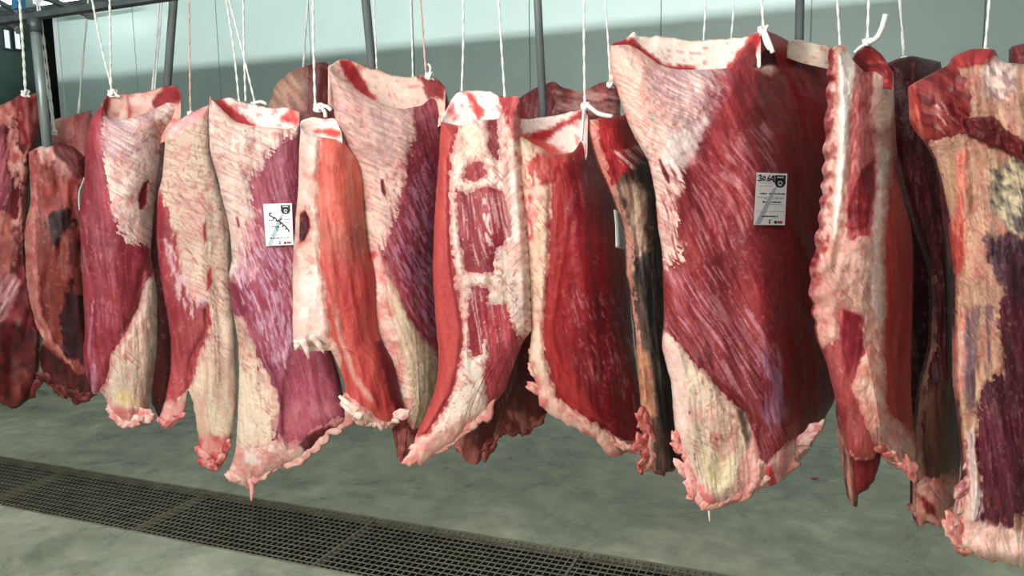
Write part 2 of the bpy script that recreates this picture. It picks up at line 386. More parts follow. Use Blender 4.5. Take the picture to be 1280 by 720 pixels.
class Slab:
    def __init__(s, key, label, top, right, bottom, left, base, base2, dy=0.0, tilt=8, thick=0.05, ang=5, regs=(), folds=(), step=2.2,
                 curve=0.0, curveL=0.0, belly=0.02, lump=0.008, mat='lean', wa=3.0, wl=45, seed=1, flap=None, fibstr=1.0, jag=(0.8, 1.0, 4.0, 1.0), name='beef_slab',
                 group='beef slabs hanging in the row', blood=0.0, rpx=None):
        s.key = key; s.seed = seed; s.regs = list(regs); s.ang = ang; s.base = base; s.base2 = base2; s.wa = wa; s.wl = wl; s.fibstr = fibstr; s.blood = blood
        allp = np.array(list(top)+list(right)+list(bottom)+list(left), float)
        x0, y0 = allp.min(0); x1, y1 = allp.max(0)
        step = step*.8; nu = max(12, int((x1-x0)/step)); nv = max(20, int((y1-y0)/step))
        T = catmull(top, nu); B = catmull(bottom, nu); Lc = catmull(left, nv); Rc = catmull(right, nv)
        def jit(P, amp, sd):
            n = len(P); t = np.arange(n)*step
            w = np.sin(np.pi*np.linspace(0, 1, n))**.3
            P[:, 0] += amp*w*2*(fbm(t/9, t*0+.5, sd, 4)-.5); P[:, 1] += amp*w*2*(fbm(t/8, t*0+9.5, sd+3, 4)-.5)
        jit(T, jag[0], seed); jit(Rc, jag[1], seed+1); jit(B, jag[2], seed+2); jit(Lc, jag[3], seed+5)
        u = np.linspace(0, 1, nu)[None, :, None]; v = np.linspace(0, 1, nv)[:, None, None]
        G = (1-v)*T[None]+v*B[None]+(1-u)*Lc[:, None]+u*Rc[:, None]-((1-u)*(1-v)*T[0]+u*(1-v)*T[-1]+(1-u)*v*B[0]+u*v*B[-1])
        X, Y = G[..., 0].copy(), G[..., 1].copy(); s.X, s.Y = X, Y; s.nu, s.nv = nu, nv
        uu = u[..., 0]+0*v[..., 0]; vv = v[..., 0]+0*u[..., 0]; s.uu, s.vv = uu, vv
        outline = np.vstack([T, Rc[1:], B[::-1][1:], Lc[::-1][1:-1]])[::3]
        ed = np.maximum(sdf(X, Y, outline), 0); s.ed = ed
        cx, cy = (x0+x1)/2, (y0+y1)/2
        s.wy = ROW+dy
        for r in s.regs:      # let region borders that follow the outline run past it
            Q = np.array(r['poly'], float); e = .5
            d0 = sdf(Q[:, 0], Q[:, 1], outline); gx = (sdf(Q[:, 0]+e, Q[:, 1], outline)-sdf(Q[:, 0]-e, Q[:, 1], outline))/(2*e); gy = (sdf(Q[:, 0], Q[:, 1]+e, outline)-sdf(Q[:, 0], Q[:, 1]-e, outline))/(2*e)
            push = np.where(d0 < 5, (14+r['fe'])*np.minimum(1, 1.0), 0)
            gl_ = np.hypot(gx, gy)+1e-6
            Q[:, 0] -= push*gx/gl_; Q[:, 1] -= push*gy/gl_
            r['poly'] = Q
        P0 = at_y(cx, cy, s.wy); a = math.radians(tilt)
        Rh = np.array([HEAD[1], -HEAD[0], 0]); s.N = HEAD*math.cos(a)-Rh*math.sin(a)
        s.k = float((P0-EYE)@s.N); s.pxm = float(np.linalg.norm(P0-EYE))/FPX      # metres per pixel, roughly
        rp = rpx or max(6, thick/s.pxm*.8)
        s.rim = np.sqrt(np.clip(1-(1-np.clip(ed/rp, 0, 1))**2, 0, 1))
        fo = thick*.55*s.rim + belly*np.sin(np.pi*uu)*np.sin(np.pi*np.clip(vv, 0, 1))
        fo = fo + lump*3.2*(aniso(X, Y, ang*.6, 34, 120, seed+31, 3)-.5)*s.rim + .0022*2*(fbm(X/9, Y/13, seed+41, 3)-.5)*s.rim
        fo = fo + fibstr*.0016*2*(aniso(X, Y, ang, 5, 60, seed+55)-.5)*s.rim
        for (pl, wd, hh) in folds:
            P = catmull(pl, 40); d = np.full(X.shape, 1e9)
            for i in range(len(P)-1):
                ex, ey = P[i+1]-P[i]; t = np.clip(((X-P[i, 0])*ex+(Y-P[i, 1])*ey)/(ex*ex+ey*ey+1e-9), 0, 1)
                d = np.minimum(d, np.hypot(X-P[i, 0]-t*ex, Y-P[i, 1]-t*ey))
            fo = fo + hh*np.exp(-(d/wd)**2)*np.clip(ed/4, 0, 1)
        for r in s.regs:
            r['sd'] = s.rsd(r, X, Y)
            if r['h'] and not r['part']: fo = fo + r['h']*sstep(-r['soft'], r['soft']*2, r['sd'])*np.clip(ed/4, 0, 1)
        s.fo = fo
        s.gd = curve*sstep(.45, 1.0, uu)**1.3 + curveL*sstep(.55, 0.0, uu)**1.3
        bo = thick*.45*s.rim
        s.root = empty(name, at_y(np.array(cx), np.array(y1), s.wy)); s.root['category'] = 'beef'; s.root['label'] = label; s.root['group'] = group
        Pf = s.pos(X, Y, fo)
        Pb = s.pos(X, Y, 0*fo) + (bo)[..., None]*s.N
        idx = np.arange(nu*nv).reshape(nv, nu)
        q = np.stack([idx[:-1, :-1], idx[1:, :-1], idx[1:, 1:], idx[:-1, 1:]], -1).reshape(-1, 4)
        # back grid shares the rim vertices of the front
        bidx = idx+nu*nv; bidx = bidx.copy(); bidx[0] = idx[0]; bidx[-1] = idx[-1]; bidx[:, 0] = idx[:, 0]; bidx[:, -1] = idx[:, -1]
        qb = np.stack([bidx[:-1, :-1], bidx[:-1, 1:], bidx[1:, 1:], bidx[1:, :-1]], -1).reshape(-1, 4)
        V = np.vstack([Pf.reshape(-1, 3), Pb.reshape(-1, 3)])
        C = s.comp(X, Y, None).reshape(-1, 3); uv = s.fibuv(X, Y)
        rem = np.full(len(V), -1); used = np.unique(np.concatenate([q.ravel(), qb.ravel()])); rem[used] = np.arange(len(used))
        s.Pf = Pf
        s.body = mesh_obj('muscle', V[used], rem[np.vstack([q, qb])], M[mat], s.root, True, np.vstack([C, C])[used], np.vstack([uv, uv])[used])
        for r in s.regs:
            if r['part']: s.patch(r)
        if flap: s.flap(**flap)
        SLABS[key] = s
    def rsd(s, r, X, Y):
        sd = sdf(X, Y, r['poly'])
        for hpoly in r['holes']: sd = np.minimum(sd, -sdf(X, Y, hpoly))
        if r['rag']:
            n = fbm(X/r['rf'], Y/r['rf'], s.seed+77+len(r['poly']), 4)-.5 + .45*(fbm(X/4.2, Y/5.0, s.seed+79, 2)-.5) + .5*(aniso(X, Y, s.ang, 3.5, 18, s.seed+80, 2)-.5)
            sd = sd + r['rag']*2*n*(1.0 if r['rag'] > 0 else 0)
        return sd
    def pos(s, X, Y, off):
        d = ray(X, Y); return EYE + d*((s.k+s.gd-off)/(d@s.N))[..., None]
    def pt(s, x, y, off=0.0, gd=0.0):
        d = ray(x, y); return EYE + d*((s.k+gd-off)/(d@s.N))
    def fibuv(s, X, Y):
        A = math.radians(s.ang); al = X*math.sin(A)+Y*math.cos(A); ac = X*math.cos(A)-Y*math.sin(A)
        return np.stack([ac*s.pxm, al*s.pxm], -1).reshape(-1, 2)
    def comp(s, X, Y, part):
        n = aniso(X, Y, s.ang, s.wa, s.wl, s.seed+3); n = .5+(n-.5)*2.2
        n = np.clip(n*.7+.3*(.5+2*(fbm(X/22, Y/30, s.seed+9, 3)-.5)), 0, 1)[..., None]
        c = np.array(s.base, float)*(1-n)+np.array(s.base2, float)*n
        c = c*np.array([.93, .9, .86])*(1+.5*(fbm(X/48, Y/80, s.seed+21, 3)-.5))[..., None]
        veil = sstep(.5, .68, fbm(X/40, Y/60, s.seed+23, 3))*sstep(.5, .66, aniso(X, Y, s.ang, 1.9, 34, s.seed+25))*.28
        c = c*(1-veil[..., None])+np.array((206, 158, 162), float)*veil[..., None]
        sp = sstep(.74, .8, fbm(X/3.2, Y/4.5, s.seed+15, 2))*.5
        c = c*(1-sp[..., None]*.5)+np.array(SILV, float)*sp[..., None]*.5
        for i, r in enumerate(s.regs):
            if r['part'] and part is None: 
                continue
            sd = r['sd']
            mk = sstep(-r['soft'], r['soft'], sd)
            if r is part and r['fe']: mk = sstep(-2, r['fe'], sd+r['fe']*1.1*(aniso(X, Y, s.ang, 2.6, 20, s.seed+83, 3)-.5)*2)
            elif r is part: mk = .5+.5*sstep(-1.5, 8, sd+2.5*(fbm(X/3, Y/4, s.seed+81, 2)-.5)*2)
            if r['thr'] is not None:
                mk = mk*sstep(r['thr']-.1, r['thr']+.1, aniso(X, Y, r['ang'] or 0, r['wa'], r['wl'], s.seed+200+i))
            if r['ang'] is not None: n = aniso(X, Y, r['ang'], r['wa'], r['wl'], s.seed+100+i)
            else: n = fbm(X/10, Y/14, s.seed+100+i, 4)
            n = np.clip(.5+(n-.5)*2.6, 0, 1)[..., None]
            rc = np.array(r['c1'], float)*(1-n)+np.array(r['c2'], float)*n
            if r['part'] or r['mat'] == 'bl':
                b = (sstep(.56, .78, fbm(X/9, Y/13, s.seed+300+i, 4))*.38+.2*sstep(.5, .75, fbm(X/30, Y/40, s.seed+310+i, 3)))[..., None]
                rc = rc*(1+.3*(fbm(X/45, Y/60, s.seed+320+i, 3)-.5))[..., None]*np.array([.95, .91, .89])
                rc = rc*(1-b)+np.array((200, 92, 88), float)*b
            if r['part']:
                dt = sstep(.8, .87, vnoise(X/3.1, Y/3.9, s.seed+500+i))*sstep(.45, .6, fbm(X/26, Y/26, s.seed+510+i, 2))
                cp = sstep(.66, .74, aniso(X, Y, s.ang+35, 1.8, 14, s.seed+520+i, 2))*sstep(.5, .62, fbm(X/34, Y/34, s.seed+530+i, 2))*.6
                dt = np.maximum(dt*.4, cp*.8)[..., None]
                rc = rc*(1-dt)+np.array((164, 62, 62), float)*dt
            if r['wr']:   # thin wrinkle lines
                w = sstep(.56, .68, aniso(X, Y, r['wr'], 1.9, 30, s.seed+400+i))[..., None]*.46
                rc = rc*(1-w)+np.array((170, 118, 118), float)*w
            mk = (mk*r['a'])[..., None]
            c = c*(1-mk)+rc*mk
        g = c.mean(-1, keepdims=True); c = g+(c-g)*.88
        return lin(np.clip(c, 0, 255))
    def patch(s, r):
        sd = r['sd']; X, Y = s.X, s.Y; h = r['h'] or .004
        t = sstep(-4.0, 10.0+r['fe'], sd)
        off = s.fo - .003 + (h*.6+.003)*t + .0028*2*(fbm(X/7, Y/9, s.seed+61, 4)-.5)*t
        if r['wr']: off = off - .0024*sstep(.45, .72, aniso(X, Y, r['wr'], 1.9, 30, s.seed+400+[id(z) for z in s.regs].index(id(r))))*t
        off = np.where(s.ed < .01, s.fo, off)
        P = s.pos(X, Y, off)
        # where the patch touches the outline, lift it a hair outwards
        nv, nu = s.nv, s.nu
        idx = np.arange(nu*nv).reshape(nv, nu)
        q = np.stack([idx[:-1, :-1], idx[1:, :-1], idx[1:, 1:], idx[:-1, 1:]], -1).reshape(-1, 4)
        keep = (sd.ravel()[q] > -3.5).any(1) & (sd.ravel()[q] > -6).all(1)
        q = q[keep]
        if len(q) == 0: return
        used = np.unique(q); rem = np.full(nu*nv, -1); rem[used] = np.arange(len(used))
        C = s.comp(X, Y, r).reshape(-1, 3); uv = s.fibuv(X, Y)
        P = P.reshape(-1, 3) - .0012*s.N
        mesh_obj(r['part'], P[used], rem[q], M[r['mat'] if r['mat'] in M else 'fat'], s.root, True, C[used], uv[used])
    def flap(s, back, front, depth=.09, c1=FAT, c2=WHT, regs=(), down=45, name='inner_flap', thick=.012, mat='fat', lean=0.0):
        n = max(10, int(abs(back[-1][0]-back[0][0])/2.2)); T = catmull(back, n); Fr = catmull(front, n)
        T[:, 1] += 1.6*(fbm(np.arange(n)*.25, np.zeros(n), s.seed+70, 3)-.5)*2
        u = np.linspace(0, 1, n); B = Fr+np.array([0, down])
        nv = 26; v = np.linspace(0, 1, nv)[:, None]
        X = T[None, :, 0]*(1-v)+B[None, :, 0]*v; Y = T[None, :, 1]*(1-v)+B[None, :, 1]*v
        dd = depth*np.sin(np.pi*np.clip(u, .02, .98))**.6*(1-.35*v)
        wav = .006*2*(fbm(X/18, Y/18, s.seed+88, 3)-.5)
        rim = np.sqrt(np.clip(1-(1-np.clip(np.minimum(v*nv*2.5, 99)/8, 0, 1))**2, 0, 1))
        o1 = -dd+wav+thick*rim*.5
        gd, s.gd = s.gd, 0.0
        Pf = s.pos(X, Y, o1)
        Pb = s.pos(X, Y, -dd)+(thick*rim*.5)[..., None]*s.N
        s.gd = gd
        idx = np.arange(n*nv).reshape(nv, n)
        q = np.stack([idx[:-1, :-1], idx[1:, :-1], idx[1:, 1:], idx[:-1, 1:]], -1).reshape(-1, 4)
        bi = idx+n*nv; bi = bi.copy(); bi[0] = idx[0]
        qb = np.stack([bi[:-1, :-1], bi[:-1, 1:], bi[1:, 1:], bi[1:, :-1]], -1).reshape(-1, 4)
        V = np.vstack([Pf.reshape(-1, 3), Pb.reshape(-1, 3)])
        nn = np.clip(.5+2.2*(fbm(X/14, Y/9, s.seed+90, 4)-.5), 0, 1)[..., None]
        c = np.array(c1, float)*(1-nn)+np.array(c2, float)*nn
        bl = sstep(.64, .72, fbm(X/9, Y/6, s.seed+93, 4))[..., None]*.6
        c = c*(1-bl)+np.array((196, 90, 86), float)*bl
        for r in regs:
            mk = (sstep(-r['soft'], r['soft'], s.rsd(r, X, Y))*r['a'])[..., None]
            k2 = np.clip(.5+2.2*(fbm(X/6, Y/10, s.seed+95, 3)-.5), 0, 1)[..., None]
            c = c*(1-mk)+(np.array(r['c1'], float)*(1-k2)+np.array(r['c2'], float)*k2)*mk
        C = lin(np.clip(c, 0, 255)).reshape(-1, 3); uv = s.fibuv(X, Y)
        rem = np.full(len(V), -1); used = np.unique(np.concatenate([q.ravel(), qb.ravel()])); rem[used] = np.arange(len(used))
        mesh_obj(name, V[used], rem[np.vstack([q, qb])], M[mat], s.root, True, np.vstack([C, C])[used], np.vstack([uv, uv])[used])
    def strand(s, pts, rads, c1, c2, name='fat_fringe', off=.02, mat='fat', n=8, flat=.7, seg=4):
        """a dangling strip or rope of tissue; pts in picture space on this slab's own plane, rads in pixels"""
        P = catmull([(x, y) for x, y, *_ in pts], max(6, len(pts)*seg)); m_ = len(P)
        R = np.interp(np.linspace(0, 1, m_), np.linspace(0, 1, len(rads)), rads)*s.pxm
        O = np.interp(np.linspace(0, 1, m_), np.linspace(0, 1, len(pts)), [p[2] if len(p) > 2 else off for p in pts])
        W = [s.pt(np.array(p[0]), np.array(p[1]), o) for p, o in zip(P, O)]
        m = MB(); m.tube(W, R*(1+.1*np.sin(np.arange(m_)*1.1)), n)
        V = np.array(m.v); k = fbm(V[:, 0]*60, V[:, 2]*60, s.seed+5, 3)[:, None]; k = np.clip(.5+(k-.5)*2.5, 0, 1)
        C = lin(np.array(c1, float)*(1-k)+np.array(c2, float)*k)
        return mesh_obj(name, V, m.f, M[mat], s.root, True, C, V[:, [0, 2]])
    def lobe(s, top, right, bottom, left, c1, c2, name, off=0.0, thick=.03, mat='fat', ang=0, wa=4, wl=25, step=2.2, sd=5):
        """a flat flap of tissue with its own outline, part of this slab"""
        x = np.array(list(top)+list(bottom), float); nu = max(8, int(np.ptp(x[:, 0])/step)); nv = max(10, int(np.ptp(x[:, 1])/step))
        T = catmull(top, nu); B = catmull(bottom, nu); Lc = catmull(left, nv); Rc = catmull(right, nv)
        for P, k in ((B, 1), (Lc, 2), (Rc, 3)):
            t = np.arange(len(P))*step; w = np.sin(np.pi*np.linspace(0, 1, len(P)))**.3
            P[:, 0] += 3*w*(fbm(t/7, t*0, sd+k, 4)-.5); P[:, 1] += 4*w*(fbm(t/6, t*0+4, sd+k, 4)-.5)
        u = np.linspace(0, 1, nu)[None, :, None]; v = np.linspace(0, 1, nv)[:, None, None]
        G = (1-v)*T[None]+v*B[None]+(1-u)*Lc[:, None]+u*Rc[:, None]-((1-u)*(1-v)*T[0]+u*(1-v)*T[-1]+(1-u)*v*B[0]+u*v*B[-1])
        X, Y = G[..., 0], G[..., 1]; ed = np.maximum(sdf(X, Y, np.vstack([T, Rc[1:], B[::-1][1:], Lc[::-1][1:-1]])[::2]), 0)
        rim = np.sqrt(np.clip(1-(1-np.clip(ed/max(4, thick/s.pxm*.7), 0, 1))**2, 0, 1))
        gd, s.gd = s.gd, 0.0
        o = off+thick*.5*rim+.004*2*(aniso(X, Y, ang, 7, 30, sd+9)-.5)*rim
        Pf = s.pos(X, Y, o); Pb = s.pos(X, Y, off+0*o)+(thick*.5*rim)[..., None]*s.N; s.gd = gd
        idx = np.arange(nu*nv).reshape(nv, nu); q = np.stack([idx[:-1, :-1], idx[1:, :-1], idx[1:, 1:], idx[:-1, 1:]], -1).reshape(-1, 4)
        bi = idx+nu*nv; bi = bi.copy(); bi[0] = idx[0]; bi[-1] = idx[-1]; bi[:, 0] = idx[:, 0]; bi[:, -1] = idx[:, -1]
        qb = np.stack([bi[:-1, :-1], bi[:-1, 1:], bi[1:, 1:], bi[1:, :-1]], -1).reshape(-1, 4)
        V = np.vstack([Pf.reshape(-1, 3), Pb.reshape(-1, 3)])
        n = np.clip(.5+2.6*(aniso(X, Y, ang, wa, wl, sd+11, 4)-.5), 0, 1)[..., None]
        C = lin(np.array(c1, float)*(1-n)+np.array(c2, float)*n).reshape(-1, 3); uv = s.fibuv(X, Y)
        rem = np.full(len(V), -1); used = np.unique(np.concatenate([q.ravel(), qb.ravel()])); rem[used] = np.arange(len(used))
        return mesh_obj(name, V[used], rem[np.vstack([q, qb])], M[mat], s.root, True, np.vstack([C, C])[used], np.vstack([uv, uv])[used])
    def blob(s, cx, cy, a, b, ang, c1, c2, name='fat_shred', off=.03, thick=.02, mat='fat', sd=1, nr=6, ns=20):
        """a small ragged lump of tissue belonging to this slab"""
        th = np.linspace(0, 2*np.pi, ns, endpoint=False); A = math.radians(ang)
        rad = .3+1.4*fbm(np.cos(th)*1.5+3, np.sin(th)*1.5+sd*3.1, sd, 4)
        rr = np.linspace(0, 1, nr+1)[1:]
        px = (a*np.cos(th)*rad)[None]*rr[:, None]; py = (b*np.sin(th)*rad)[None]*rr[:, None]
        X = cx+px*math.cos(A)-py*math.sin(A); Y = cy+px*math.sin(A)+py*math.cos(A)
        hgt = np.sqrt(np.clip(1-rr**2, 0, 1))[:, None]*(.6+.8*fbm(X/5, Y/5, sd+4, 3))
        Xa = np.concatenate([[cx], X.ravel()]); Ya = np.concatenate([[cy], Y.ravel()]); ha = np.concatenate([[1.0], hgt.ravel()])*thick*.5
        gd, s.gd = s.gd, 0.0
        Pf = s.pos(Xa, Ya, off+ha); Pb = s.pos(Xa, Ya, off+0*ha)+ha[:, None]*s.N; s.gd = gd
        n = len(Xa); last = 1+(nr-1)*ns; f = []
        for side, base in ((0, 0), (1, n)):
            def vi(i): return i if (side == 0 or i >= last) else base+i
            for k in range(ns):
                k2 = (k+1) % ns; q = [(vi(0), vi(1+k2), vi(1+k))]
                for j in range(nr-1): q.append((vi(1+j*ns+k), vi(1+j*ns+k2), vi(1+(j+1)*ns+k2), vi(1+(j+1)*ns+k)))
                f += [tuple(reversed(z)) for z in q] if side else q
        V = np.vstack([Pf, Pb[:last]]); m_ = np.clip(.5+2.6*(fbm(Xa/5, Ya/6, sd+8, 3)-.5), 0, 1)[:, None]
        C = lin(np.array(c1, float)*(1-m_)+np.array(c2, float)*m_); uv = np.stack([Xa, Ya], 1)*s.pxm
        return mesh_obj(name, V, f, M[mat], s.root, True, np.vstack([C, C[:last]]), np.vstack([uv, uv[:last]]))
    def fringe(s, path, n, size, c1, c2, off=.03, sd=1, name='fat_shred', mat='fat', drop=1.25):
        P = catmull(path, n); g = random.Random(sd*13+n)
        for i, (x, y) in enumerate(P):
            t = P[min(i+1, n-1)]-P[max(i-1, 0)]; a = math.degrees(math.atan2(t[1], t[0]))
            k = size*g.uniform(.7, 1.7)
            s.blob(x+g.uniform(-2, 2), y-k*.28+g.uniform(-3, 2), k*g.uniform(.7, 1.1), k*.42*drop*g.uniform(.7, 1.2), a+g.uniform(-35, 35), c1, c2, name, off-.012+g.uniform(-.008, .004), .012+.006*g.random(), mat, sd*100+i)

# ---------------------------------------------------------------- the beef slabs, outlines read off at each slab's own distance
BACKG = 'beef pieces hanging behind the front row'
# --- far left
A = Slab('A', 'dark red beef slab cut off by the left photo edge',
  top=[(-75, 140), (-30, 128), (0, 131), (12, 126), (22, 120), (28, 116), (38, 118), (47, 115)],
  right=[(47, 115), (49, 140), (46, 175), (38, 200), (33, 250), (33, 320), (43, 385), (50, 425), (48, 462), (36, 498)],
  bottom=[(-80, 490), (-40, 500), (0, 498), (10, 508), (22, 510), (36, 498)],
  left=[(-75, 140), (-85, 300), (-80, 490)], base=(78, 15, 22), base2=(120, 34, 40), dy=.02, tilt=6, ang=-14, seed=11, thick=.07, lump=.018,  # colours darkened for the dim left end of the row
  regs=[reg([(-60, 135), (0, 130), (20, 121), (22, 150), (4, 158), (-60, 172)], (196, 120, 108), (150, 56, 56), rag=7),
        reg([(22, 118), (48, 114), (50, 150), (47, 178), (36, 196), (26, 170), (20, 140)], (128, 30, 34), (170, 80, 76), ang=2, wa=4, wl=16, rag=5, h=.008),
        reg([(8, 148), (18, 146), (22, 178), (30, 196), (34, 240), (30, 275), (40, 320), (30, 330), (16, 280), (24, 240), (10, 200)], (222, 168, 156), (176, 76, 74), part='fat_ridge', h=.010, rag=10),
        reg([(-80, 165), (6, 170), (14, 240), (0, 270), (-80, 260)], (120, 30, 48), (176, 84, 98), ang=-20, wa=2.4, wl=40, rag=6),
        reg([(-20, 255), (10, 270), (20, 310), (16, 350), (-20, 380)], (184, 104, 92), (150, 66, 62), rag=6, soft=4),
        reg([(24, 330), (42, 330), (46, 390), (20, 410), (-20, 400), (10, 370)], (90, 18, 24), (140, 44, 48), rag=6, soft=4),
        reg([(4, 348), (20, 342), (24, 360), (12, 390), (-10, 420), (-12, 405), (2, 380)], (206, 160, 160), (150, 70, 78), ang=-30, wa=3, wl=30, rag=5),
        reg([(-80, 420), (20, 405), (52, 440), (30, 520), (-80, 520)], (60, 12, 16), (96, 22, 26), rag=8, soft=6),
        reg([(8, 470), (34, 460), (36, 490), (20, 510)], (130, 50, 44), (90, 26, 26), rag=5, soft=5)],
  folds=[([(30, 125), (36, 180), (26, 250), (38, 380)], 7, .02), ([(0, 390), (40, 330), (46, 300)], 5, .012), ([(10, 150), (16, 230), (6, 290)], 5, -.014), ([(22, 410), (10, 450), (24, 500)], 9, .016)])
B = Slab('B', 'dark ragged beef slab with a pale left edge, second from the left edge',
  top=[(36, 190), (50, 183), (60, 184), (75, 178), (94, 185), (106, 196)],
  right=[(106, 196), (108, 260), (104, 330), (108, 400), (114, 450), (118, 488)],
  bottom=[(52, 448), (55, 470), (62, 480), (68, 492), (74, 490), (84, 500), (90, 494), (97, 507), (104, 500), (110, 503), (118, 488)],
  left=[(36, 190), (38, 250), (31, 290), (34, 358), (44, 398), (56, 415), (50, 440), (52, 448)], base=(116, 32, 30), base2=(156, 66, 56), dy=.0, tilt=8, ang=4, seed=12, thick=.06, lump=.02,  # base and regions darkened, as the row dims towards the left
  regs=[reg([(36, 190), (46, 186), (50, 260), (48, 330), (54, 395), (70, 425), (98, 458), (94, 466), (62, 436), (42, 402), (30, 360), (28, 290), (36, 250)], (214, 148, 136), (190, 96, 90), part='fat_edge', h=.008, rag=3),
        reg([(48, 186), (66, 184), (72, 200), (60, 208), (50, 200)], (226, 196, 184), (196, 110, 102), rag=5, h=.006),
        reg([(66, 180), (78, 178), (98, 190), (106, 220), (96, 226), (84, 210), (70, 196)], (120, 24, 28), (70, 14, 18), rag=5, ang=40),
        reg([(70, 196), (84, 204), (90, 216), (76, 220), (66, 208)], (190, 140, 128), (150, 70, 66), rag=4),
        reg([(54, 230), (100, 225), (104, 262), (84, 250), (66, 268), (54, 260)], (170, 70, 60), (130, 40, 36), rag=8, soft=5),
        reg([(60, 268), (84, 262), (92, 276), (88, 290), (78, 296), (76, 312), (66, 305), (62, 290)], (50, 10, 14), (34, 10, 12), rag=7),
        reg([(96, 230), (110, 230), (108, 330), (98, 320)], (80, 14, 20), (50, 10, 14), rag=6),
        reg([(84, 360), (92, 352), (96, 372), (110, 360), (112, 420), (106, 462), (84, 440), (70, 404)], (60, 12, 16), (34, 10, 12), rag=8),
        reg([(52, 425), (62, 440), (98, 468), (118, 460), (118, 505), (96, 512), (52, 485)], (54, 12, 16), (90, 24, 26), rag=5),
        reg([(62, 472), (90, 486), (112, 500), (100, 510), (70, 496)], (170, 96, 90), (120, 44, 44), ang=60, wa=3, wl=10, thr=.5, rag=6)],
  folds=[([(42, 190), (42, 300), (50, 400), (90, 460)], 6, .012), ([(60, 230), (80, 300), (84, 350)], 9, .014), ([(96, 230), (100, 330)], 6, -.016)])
C = Slab('C', 'dark red beef slab with a pale wrinkled shoulder and long fat tail, left part of row',
  top=[(129, 129), (131, 139), (136, 148), (161, 148), (187, 139), (221, 122), (226, 118)],
  right=[(226, 118), (224, 140), (206, 168), (199, 210), (195, 240), (191, 280), (189, 322), (196, 363), (197, 411), (195, 451), (189, 492), (185, 512)],
  bottom=[(108, 471), (117, 492), (127, 491), (134, 501), (138, 513), (151, 528), (161, 534), (170, 528), (177, 535), (185, 512)],
  left=[(129, 129), (113, 150), (107, 180), (105, 225), (99, 266), (101, 310), (103, 351), (106, 411), (104, 443), (108, 471)],
  base=(138, 32, 50), base2=(172, 62, 76), dy=-.02, tilt=10, ang=8, seed=13, thick=.07, curve=.06, wl=60,
  regs=[reg([(128, 132), (136, 148), (161, 148), (187, 139), (226, 118), (224, 140), (206, 168), (199, 210), (193, 250), (190, 318), (182, 330), (178, 318), (165, 318), (150, 305), (138, 280), (131, 255), (128, 226), (123, 202), (123, 176)],
            (220, 190, 184), WHT, part='fat_cover', h=.005, rag=5, wr=62, fe=10),
        reg([(173, 244), (179, 230), (186, 226), (184, 246), (181, 262), (175, 262)], (130, 22, 30), (92, 14, 20), rag=2.5, soft=1.5, h=-.006),
        reg([(126, 150), (160, 152), (190, 145), (175, 190), (140, 200), (126, 190)], (160, 112, 128), (196, 150, 158), ang=62, thr=.5, rag=4, wl=40, a=.8),
        reg([(190, 150), (214, 148), (198, 190), (190, 200)], (176, 70, 72), (206, 120, 112), ang=40, thr=.48, rag=4, a=.7),
        reg([(193, 320), (180, 352), (174, 384), (155, 420), (139, 444), (131, 478), (129, 494), (136, 514), (151, 530), (163, 538), (180, 538), (192, 510), (200, 420), (198, 360)],
            (220, 198, 180), CREAM, part='fat_tail', h=.012, rag=3, wr=6),
        reg([(143, 492), (160, 490), (174, 505), (160, 512), (146, 506)], (222, 184, 124), TAL, rag=4, soft=5),
        reg([(132, 498), (150, 508), (186, 505), (184, 538), (150, 535)], (232, 190, 176), (206, 110, 104), rag=5, soft=4),
        reg([(100, 400), (125, 370), (130, 440), (120, 492), (104, 470)], (178, 92, 120), LILAC, ang=-2, thr=.6, rag=5, wl=60, a=.7)],
  folds=[([(178, 340), (172, 385), (150, 425), (134, 470)], 5, -.014), ([(123, 380), (121, 430)], 4, .006), ([(108, 340), (112, 372)], 3, .005)],
  flap=dict(back=[(129, 127), (137, 119), (157, 117), (180, 114), (202, 109), (219, 107), (226, 117)], front=[(129, 131), (136, 148), (161, 148), (175, 144), (187, 139), (210, 130), (226, 119)], depth=.07, c1=(222, 184, 172), c2=(206, 150, 138),
            regs=[reg([(196, 140), (190, 128), (206, 108), (226, 104), (228, 125)], (160, 40, 44), (120, 22, 28), rag=3), reg([(126, 118), (138, 116), (132, 150), (124, 150)], (130, 30, 36), rag=2), reg([(158, 112), (160, 112), (164, 150), (160, 150)], (170, 70, 66), rag=2)]))
